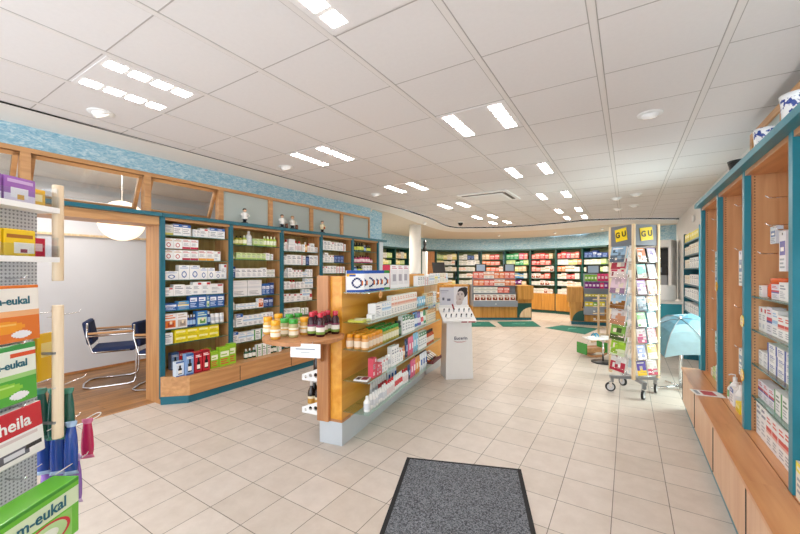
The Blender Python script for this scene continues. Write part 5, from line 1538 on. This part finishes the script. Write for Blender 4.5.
t, wt2, T2 = till_front('till_counter', 567.4, 606, 10.1, 'oak till counter with grey shelves of bagged sweets, nearer the window', .4)
MB().box((.1, -.0, 0), (wt2, .6, .09)).obj('plinth', 'teal', t)
MB().box((.08, -.02, .091), (wt2, .6, .45)).obj('base', 'counter', t)
MB().box((0, -.06, .62), (.39, .6, 1.03)).obj('side_cabinet', 'counter', t)
MB().box((.05, -.03, .451), (.36, .6, .619)).obj('side_base', 'counter', t)
m2 = MB(); m2.X = Matrix(((1, 0, 0, .42), (0, 0, -1, -.021), (0, 1, 0, .1), (0, 0, 0, 1)))
m2.prism([(0, 0)] + [(-.3 * math.cos(PI / 2 * k / 12), .3 * math.sin(PI / 2 * k / 12)) for k in range(13)], 0, .004).obj('arc_panel', 'dgreen', t)
MB().box((.41, .0, .451), (wt2, .6, 1.0)).obj('display_back', 'grey_panel', t)
dr = MB().box((.40, -.2, .30), (.88, -.021, .52)).obj('drawer', 'grey_panel', t)
MB().lathe([(.02, -.03), (.028, 0)], 10).obj('knob', 'white', dr, (.64, -.22, .42))
dr = MB().box((.42, -.05, .11), (.95, -.021, .27)).obj('drawer', 'counter', t)
MB().lathe([(.02, -.03), (.028, 0)], 10).obj('knob', 'white', dr, (.66, -.07, .2))
for z in (.78, 1.0, 1.2):
    MB().box((.40, -.14, z - .014), (wt2, .0, z)).obj('display_shelf', 'grey_panel', t)
MB().box((.4, .02, 1.0), (wt2, .06, 1.4)).obj('display_riser', 'grey_panel', t)
row(T2, .42, wt2, -.12, 1.2006, [('gpo', 4, .075, .17), ('mpo', 5, .085, .2)], 'top row of the sweets till')
row(T2, .42, wt2, -.12, 1.0006, [('upo', 4, .09, .17), ('mpo', 1, .1, .16), ('upo', 2, .09, .17)], 'second row of the sweets till')
row(T2, .42, wt2, -.12, .7806, [('ypo', 8, .08, .07)], 'narrow third row of the sweets till')
row(T2, .42, .9, -.18, .5206, [('ypo', 2, .1, .13), ('gpo', 1, .1, .12), ('ypo', 2, .09, .14)], 'grey drawer of the sweets till')
monitor(T2, .66, .3, 1.0005, 'black till monitor with pale blue back above the sweets till')
# a third till part, left behind the pedestal
t, wt3, T3 = till_front('till_counter', 428, 469, 11.3, 'oak till counter half hidden behind the cosmetics pedestal')
MB().box((0, 0, 0), (wt3, .6, .09)).obj('plinth', 'teal', t)
MB().box((0, -.02, .091), (wt3, .6, 1.0)).obj('base', 'counter', t)
MB().box((-.02, -.05, 1.001), (wt3 + .02, .62, 1.035)).obj('counter_top', 'counter', t)
d_ = 9.0; r_ = (438 - 400) / 364.1 * d_
x, y = T3.at(.36, .25)
t2 = thing('till_monitor', 'black tilted flat till screen beside the column', 'monitor', (x, y, 1.0355), YAW + .3)
MB().box((-.12, -.1, 0), (.12, .1, .02)).obj('base', 'black', t2)
MB().tube([(0, 0, .02), (0, .03, .44)], .025, 8).obj('stand', 'black', t2)
m2 = MB(); m2.X = Matrix.Translation((0, 0, .53)) @ Matrix.Rotation(-.3, 4, 'X')
m2.box((-.21, -.02, -.16), (.21, .02, .18)).obj('screen', 'black', t2, bevel=.006)
tag(MB().lathe([(.07, 0), (.06, .05), (.09, .18), (.07, .32), (.03, .37), (.055, .42), (.06, .49), (.035, .55)], 16).obj('sculpture', 'black', None, (*Frame(*BP[3], math.atan2(BP[4][1] - BP[3][1], BP[4][0] - BP[3][0])).at(.1, -.15), 2.0025)), 'dark bust on a white post beside the column', 'sculpture') if False else None
fx, fy = T3.at(-.12, -.35)
t2 = thing('bust_on_post', 'dark bust on a white post beside the round column', 'sculpture', (fx, fy, 0))
MB().box((-.06, -.06, 0), (.06, .06, 2.05)).obj('post', 'white', t2)
MB().lathe([(.05, 2.051), (.07, 2.1), (.06, 2.16), (.03, 2.2), (.045, 2.26), (.05, 2.33), (.03, 2.4)], 16).obj('bust', 'black', t2)
# ------------------------------------------------------------------ toys, shoes, umbrella near the window
def at_px(u, v, z=0.0):
    p = Zp(u, v, z); return p.x, p.y
x, y = at_px(603, 344)
t = thing('ladder_stand', 'pale wooden ladder-like stand with short pegs before the sweets till', 'stand', (x, y, 0), YAW)
for s in (-.09, .09):
    MB().lathe([(.02, .03), (.02, .98), (.012, 1.0)], 10, cen=(s, 0)).obj('post', 'pale', t)
for q in range(6):
    m2 = MB(); m2.tube([(-.2, 0, .2 + .14 * q), (.2, 0, .2 + .14 * q)], .012, 8)
    m2.obj('rung', 'pale', t)
for s in (-.15, .15):
    MB().tube([(s, -.16, .015), (s * .6, 0, .06), (s, .16, .015)], .018, 8).obj('foot', 'pale', t)
x, y = at_px(603, 362.5)
t = thing('shoe_stand', 'small display stand with black round base holding a white sandal board', 'stand', (x, y, 0), YAW)
MB().lathe([(.17, .0), (.175, .006), (.17, .016), (.02, .022)], 30).obj('base_disc', 'black', t)
MB().lathe([(.014, .022), (.014, .385)], 10).obj('pole', 'chrome', t)
MB().box((-.28, -.12, .385), (.23, .12, .4)).obj('board', 'white', t, bevel=.004)
def sandal(dx, dy, lab, rot):
    X_, Y_ = RW(x * CS + y * SN + dx, -x * SN + y * CS + dy)
    t2 = thing('sandal', lab, 'shoe', (X_, Y_, .4006), YAW + rot, 'sandals on the small stand')
    def sole(k): return [(.12 * math.cos(a) * (1 if math.cos(a) > 0 else 1.05), (.042 + .008 * math.cos(a)) * math.sin(a)) for a in [2 * PI * q / 24 for q in range(24)]]
    MB().prism(sole(1), 0, .022).obj('sole', 'white', t2, bevel=.004)
    m2 = MB()
    for a in (.01, .06):
        m2.tube([(a, -.045, .02), (a + .005, -.03, .05), (a + .008, 0, .062), (a + .005, .03, .05), (a, .045, .02)], [.012] * 5, 6, '3aa0c4')
    m2.obj('strap', 'gloss', t2)
sandal(-.15, .02, 'white sandal with blue straps, island side of the stand', .3)
sandal(.12, .03, 'white sandal with blue straps, window side of the stand', -.2)
x, y = at_px(592, 356)
t = thing('wooden_rocker', 'small wooden rocking toy cart with green side boards', 'toy', (x, y, 0), YAW + .2)
for s in (-.11, .11):
    m2 = MB(); m2.X = Matrix(((1, 0, 0, 0), (0, 0, 1, s - .01), (0, 1, 0, 0), (0, 0, 0, 1)))
    P = [(-.2, .05), (-.12, .012), (0, .0), (.12, .012), (.2, .05), (.2, .08), (.12, .045), (0, .035), (-.12, .045), (-.2, .08)]
    m2.prism(P, 0, .02).obj('runner', 'oak_red', t)
MB().box((-.17, -.1, .085), (.17, .1, .1)).box((-.17, -.1, .1), (.17, -.085, .16)).box((-.17, .085, .1), (.17, .1, .16)).obj('tray_body', 'oak_y', t)
for s in (-1, 1):
    MB().box((s * .2 - .012, -.12, .05), (s * .2 + .012, .12, .24), '3f9a3c').obj('end_board', 'gloss', t, bevel=.006)
m2 = MB(); m2.X = Matrix.Rotation(.0, 4, 'Z')
m2.box((-.15, -.08, .101), (.15, .08, .15)).obj('wood_filling', 'oak_red', t)

# umbrella with its top toward the room
nrm = Vector((-.16, -.42, .9)).normalized()
A3 = Vector((.60, 5.82, .65)) + nrm * .27
t = thing('parasol', 'pale blue-grey open umbrella lying tilted on a chrome foot behind the cabinets', 'umbrella', (A3.x, A3.y, 0))
zax = nrm; xax = zax.cross(Vector((0, 0, 1))).normalized(); yax = zax.cross(xax)
B4 = Matrix((( xax.x, yax.x, zax.x, 0), (xax.y, yax.y, zax.y, 0), (xax.z, yax.z, zax.z, A3.z), (0, 0, 0, 1)))
m2 = MB(); m2.X = B4
NP = 6
ra, de, rr_ = .47, -.28, .12
def cpt(k, r):
    a = 2 * PI * k / NP + .35
    return (r * math.cos(a), r * math.sin(a))
prof_ = [(0, 0), (.13, -.018), (.25, -.07), (.36, -.16), (ra, de)]
rings = []
for r, z in prof_[1:]:
    R_ = []
    for k in range(NP):
        a, b = cpt(k, r), cpt(k + 1, r)
        for f in (0, .34, .67):
            sag = (1 - .05 * math.sin(PI * f))
            R_.append(m2.pt(((a[0] * (1 - f) + b[0] * f) * sag, (a[1] * (1 - f) + b[1] * f) * sag, z + .02 * math.sin(PI * f) * (r / ra))))
    rings.append(R_)
top = m2.pt((0, 0, 0))
nn = len(rings[0])
for k in range(nn):
    m2.face((top, rings[0][k], rings[0][(k + 1) % nn]), s=False, m=0)
for j in range(len(rings) - 1):
    for k in range(nn):
        m2.face((rings[j][k], rings[j + 1][k], rings[j + 1][(k + 1) % nn], rings[j][(k + 1) % nn]), m=1 if (k // 3) in (1, 4) else 0)
o = m2.obj('canopy', ['parasol', 'parasol_l'], t)
sd = o.modifiers.new('cloth', 'SOLIDIFY'); sd.thickness = .004
m2 = MB(); m2.X = B4
for k in range(NP):
    m2.tube([(*cpt(k, r * 1.003), z + .004) for r, z in prof_], .004, 5)
m2.obj('ribs', 'greymetal', t)
m2 = MB(); m2.X = B4
m2.tube([(0, 0, .04), (0, 0, -.5)], .011, 8); m2.obj('shaft', 'chrome', t)
MB().tube([(0, .0, .012), (0, 0, A3.z - .03)], .018, 10).obj('stand_pole', 'chrome', t)
m2 = MB()
for k in range(4):
    a = PI / 2 * k + .4
    m2.tube([(0, 0, .05), (.33 * math.cos(a), .33 * math.sin(a), .012)], .012, 7)
m2.obj('stand_feet', 'chrome', t)

# teal service counter with kettle
t = thing('service_counter', 'teal fronted counter with cream worktop by the right wall', 'counter', (.30, 8.0, 0), 0)
MB().box((0, 0, 0), (.50, .7, .07)).obj('plinth', 'black', t)
MB().box((-.02, -.02, .071), (.50, .7, .9)).obj('body', 'teal_c', t)
MB().box((-.06, -.06, .901), (.52, .72, .94)).obj('worktop', 'plaster', t, bevel=.005)
t = thing('kettle', 'white round pitcher with a loop handle on the cream worktop', 'kettle', (.60, 8.15, .9405))
MB().lathe([(.10, 0), (.125, .01), (.13, .05), (.128, .24), (.118, .28), (.11, .285), (.105, .27)], 26).obj('body', 'white', t)
MB().tube([(-.12, -.0, .24), (-.19, -.0, .25), (-.215, -.0, .18), (-.19, -.0, .08), (-.122, -.0, .06)], .014, 8).obj('handle', 'white', t)
t = thing('small_cup', 'tiny dark cup beside the white pitcher', 'cup', (.38, 8.1, .9405))
MB().lathe([(.03, 0), (.04, .07), (.036, .07), (.028, .01)], 14).obj('body', 'oak_red', t)
# niche with machine
t = thing('machine_niche', 'white framed niche with dark interior at the end of the back wall', 'niche', (.06, 11.0, 0), -.3)
MB().box((-.05, -.02, 0), (.03, .5, 2.2)).obj('side_panel', 'white', t)
MB().box((.80, -.02, 0), (.86, .5, 2.2)).obj('side_panel', 'white', t)
MB().box((-.05, -.04, 2.05), (.86, .5, 2.22)).obj('top_panel', 'white', t)
MB().box((.031, .45, 0), (.799, .5, 2.049)).obj('back_panel', 'black', t)
MB().box((.031, 0, .0), (.799, .449, .82)).obj('cupboard', 'grey_panel', t)
t2 = thing('coffee_machine', 'grey and black machine standing inside the niche', 'machine', (.06 + .42 * math.cos(-.3) , 11.0 + .42 * math.sin(-.3) + .05, .8205), -.3)
MB().box((-.32, 0, 0), (.36, .3, .55)).obj('housing', 'greymetal', t2, bevel=.01)
MB().box((-.28, -.012, .18), (.2, -.001, .5), '9a4a54').obj('front_panel', 'print', t2)
MB().box((-.1, -.02, .3), (.1, -.0125, .4), 'e3ddd2').obj('print_panel', 'print', t2)
MB().box((-.3, 0, .551), (.34, .3, .8)).obj('hopper', 'black', t2, bevel=.01)
MB().box((.05, -.02, .62), (.25, -.001, .74), '6a7a8a').obj('screen', 'print', t2)
# wall shelf with cartons beyond the right cabinets
F = Frame(.80, 7.78, -PI / 2)
t = thing('wall_shelf', 'teal edged wall shelf stacked with pale cartons beyond the cabinets', 'shelving', (.80, 7.78, 0), -PI / 2)
wzs = [.84, 1.07, 1.28, 1.53, 1.735, 1.945]
for a in (0, 1.56):
    MB().box((a, 0, .0), (a + .04, .245, 2.1)).obj('upright', 'teal', t)
for z in wzs:
    MB().box((.041, 0, z - .02), (1.559, .245, z)).obj('shelf', 'teal', t)
MB().box((.041, .235, 0), (1.559, .245, 2.1)).obj('back_panel', 'white', t)
for q, z in enumerate(wzs):
    lk = ['wp', 'wp', 'cr', 'cr', 'cr', 'ye'][q]
    row(F, .05, 1.55, .01, z + .0006, [(lk, 3, .19, .13, 1, .12), (['wp', 'wp', 'wp', 'wp', 'cr', 'ye'][q], 4, .21, .15 if q < 5 else .12, 1, .14)], f'{ORD[5 - q]} shelf of teal wall shelf')
tag(MB().box((-.0, -.06, -.06), (.025, .06, .06)).box((.0251, -.02, -.02), (.04, .02, .02)).obj('wall_sensor', 'white', None, (1.01, 8.6, 2.45)), 'small white sensor box high on the right wall', 'sensor')

# ------------------------------------------------------------------ light
w = bpy.data.worlds.new('World')
scene.world = w
w.use_nodes = True
bg = w.node_tree.nodes['Background']
bg.inputs['Color'].default_value = (0.86, 0.93, 1.0, 1)
bg.inputs['Strength'].default_value = 2.9
def area(name, loc, rot, sx, sy, pw, col=(1, 1, 1)):
    l = bpy.data.lights.new(name, 'AREA')
    l.shape = 'RECTANGLE'; l.size = sx; l.size_y = sy; l.energy = pw; l.color = col
    o = bpy.data.objects.new(name, l)
    C.objects.link(o)
    o.location = loc; o.rotation_euler = rot
    return o
area('daylight_shop_front', (-1.8, YMIN - .3, 1.5), (PI / 2, 0, 0), 5.4, 2.4, 25, (.95, .98, 1))
area('daylight_side_window', (1.42, 5.65, 1.15), (PI / 2 - .45, 0, PI / 2), .9, 1.7, 50, (.95, .98, 1))
area('ceiling_fill_light', (.76, 2.4, 2.2), (PI, math.radians(-42), 0), .1, 5.0, 7, (1, .96, .92))  # unseen soft strip added above the cabinets to brighten the right-hand ceiling
area('office_fill_light', (-5.7, 1.6, 2.7), (0, 0, 0), 1.2, 1.2, 24, (1, .97, .93))  # unseen fill added to brighten the office; only the globe is a fitting
for x, y, p in ((-4.9, 9.8, 30), (-3.6, 12.2, 40), (-1.9, 12.1, 40), (-.6, 11.6, 30), (-5.4, 7.6, 24)):  # unseen soft discs added to brighten the back of the shop
    l = bpy.data.lights.new('back_fill_lamp', 'AREA'); l.shape = 'DISK'; l.size = .3; l.energy = p; l.color = (1, .9, .76)
    o = bpy.data.objects.new('back_fill_lamp', l); C.objects.link(o); o.location = (x, y, 2.58)

cam = bpy.data.cameras.new('camera')
co = bpy.data.objects.new('camera', cam)
C.objects.link(co)
co.location = (0, 0, 1.5)
co.rotation_euler = (PI / 2, 0, YAW)
cam.sensor_width = 36
cam.lens = 364.1 * 36 / 800
cam.shift_y = 2.9 / 800
cam.clip_start = .02
scene.camera = co
scene.view_settings.view_transform = 'Standard'
scene.view_settings.look = 'None'
scene.view_settings.exposure = 0.26
scene.view_settings.gamma = 1.04
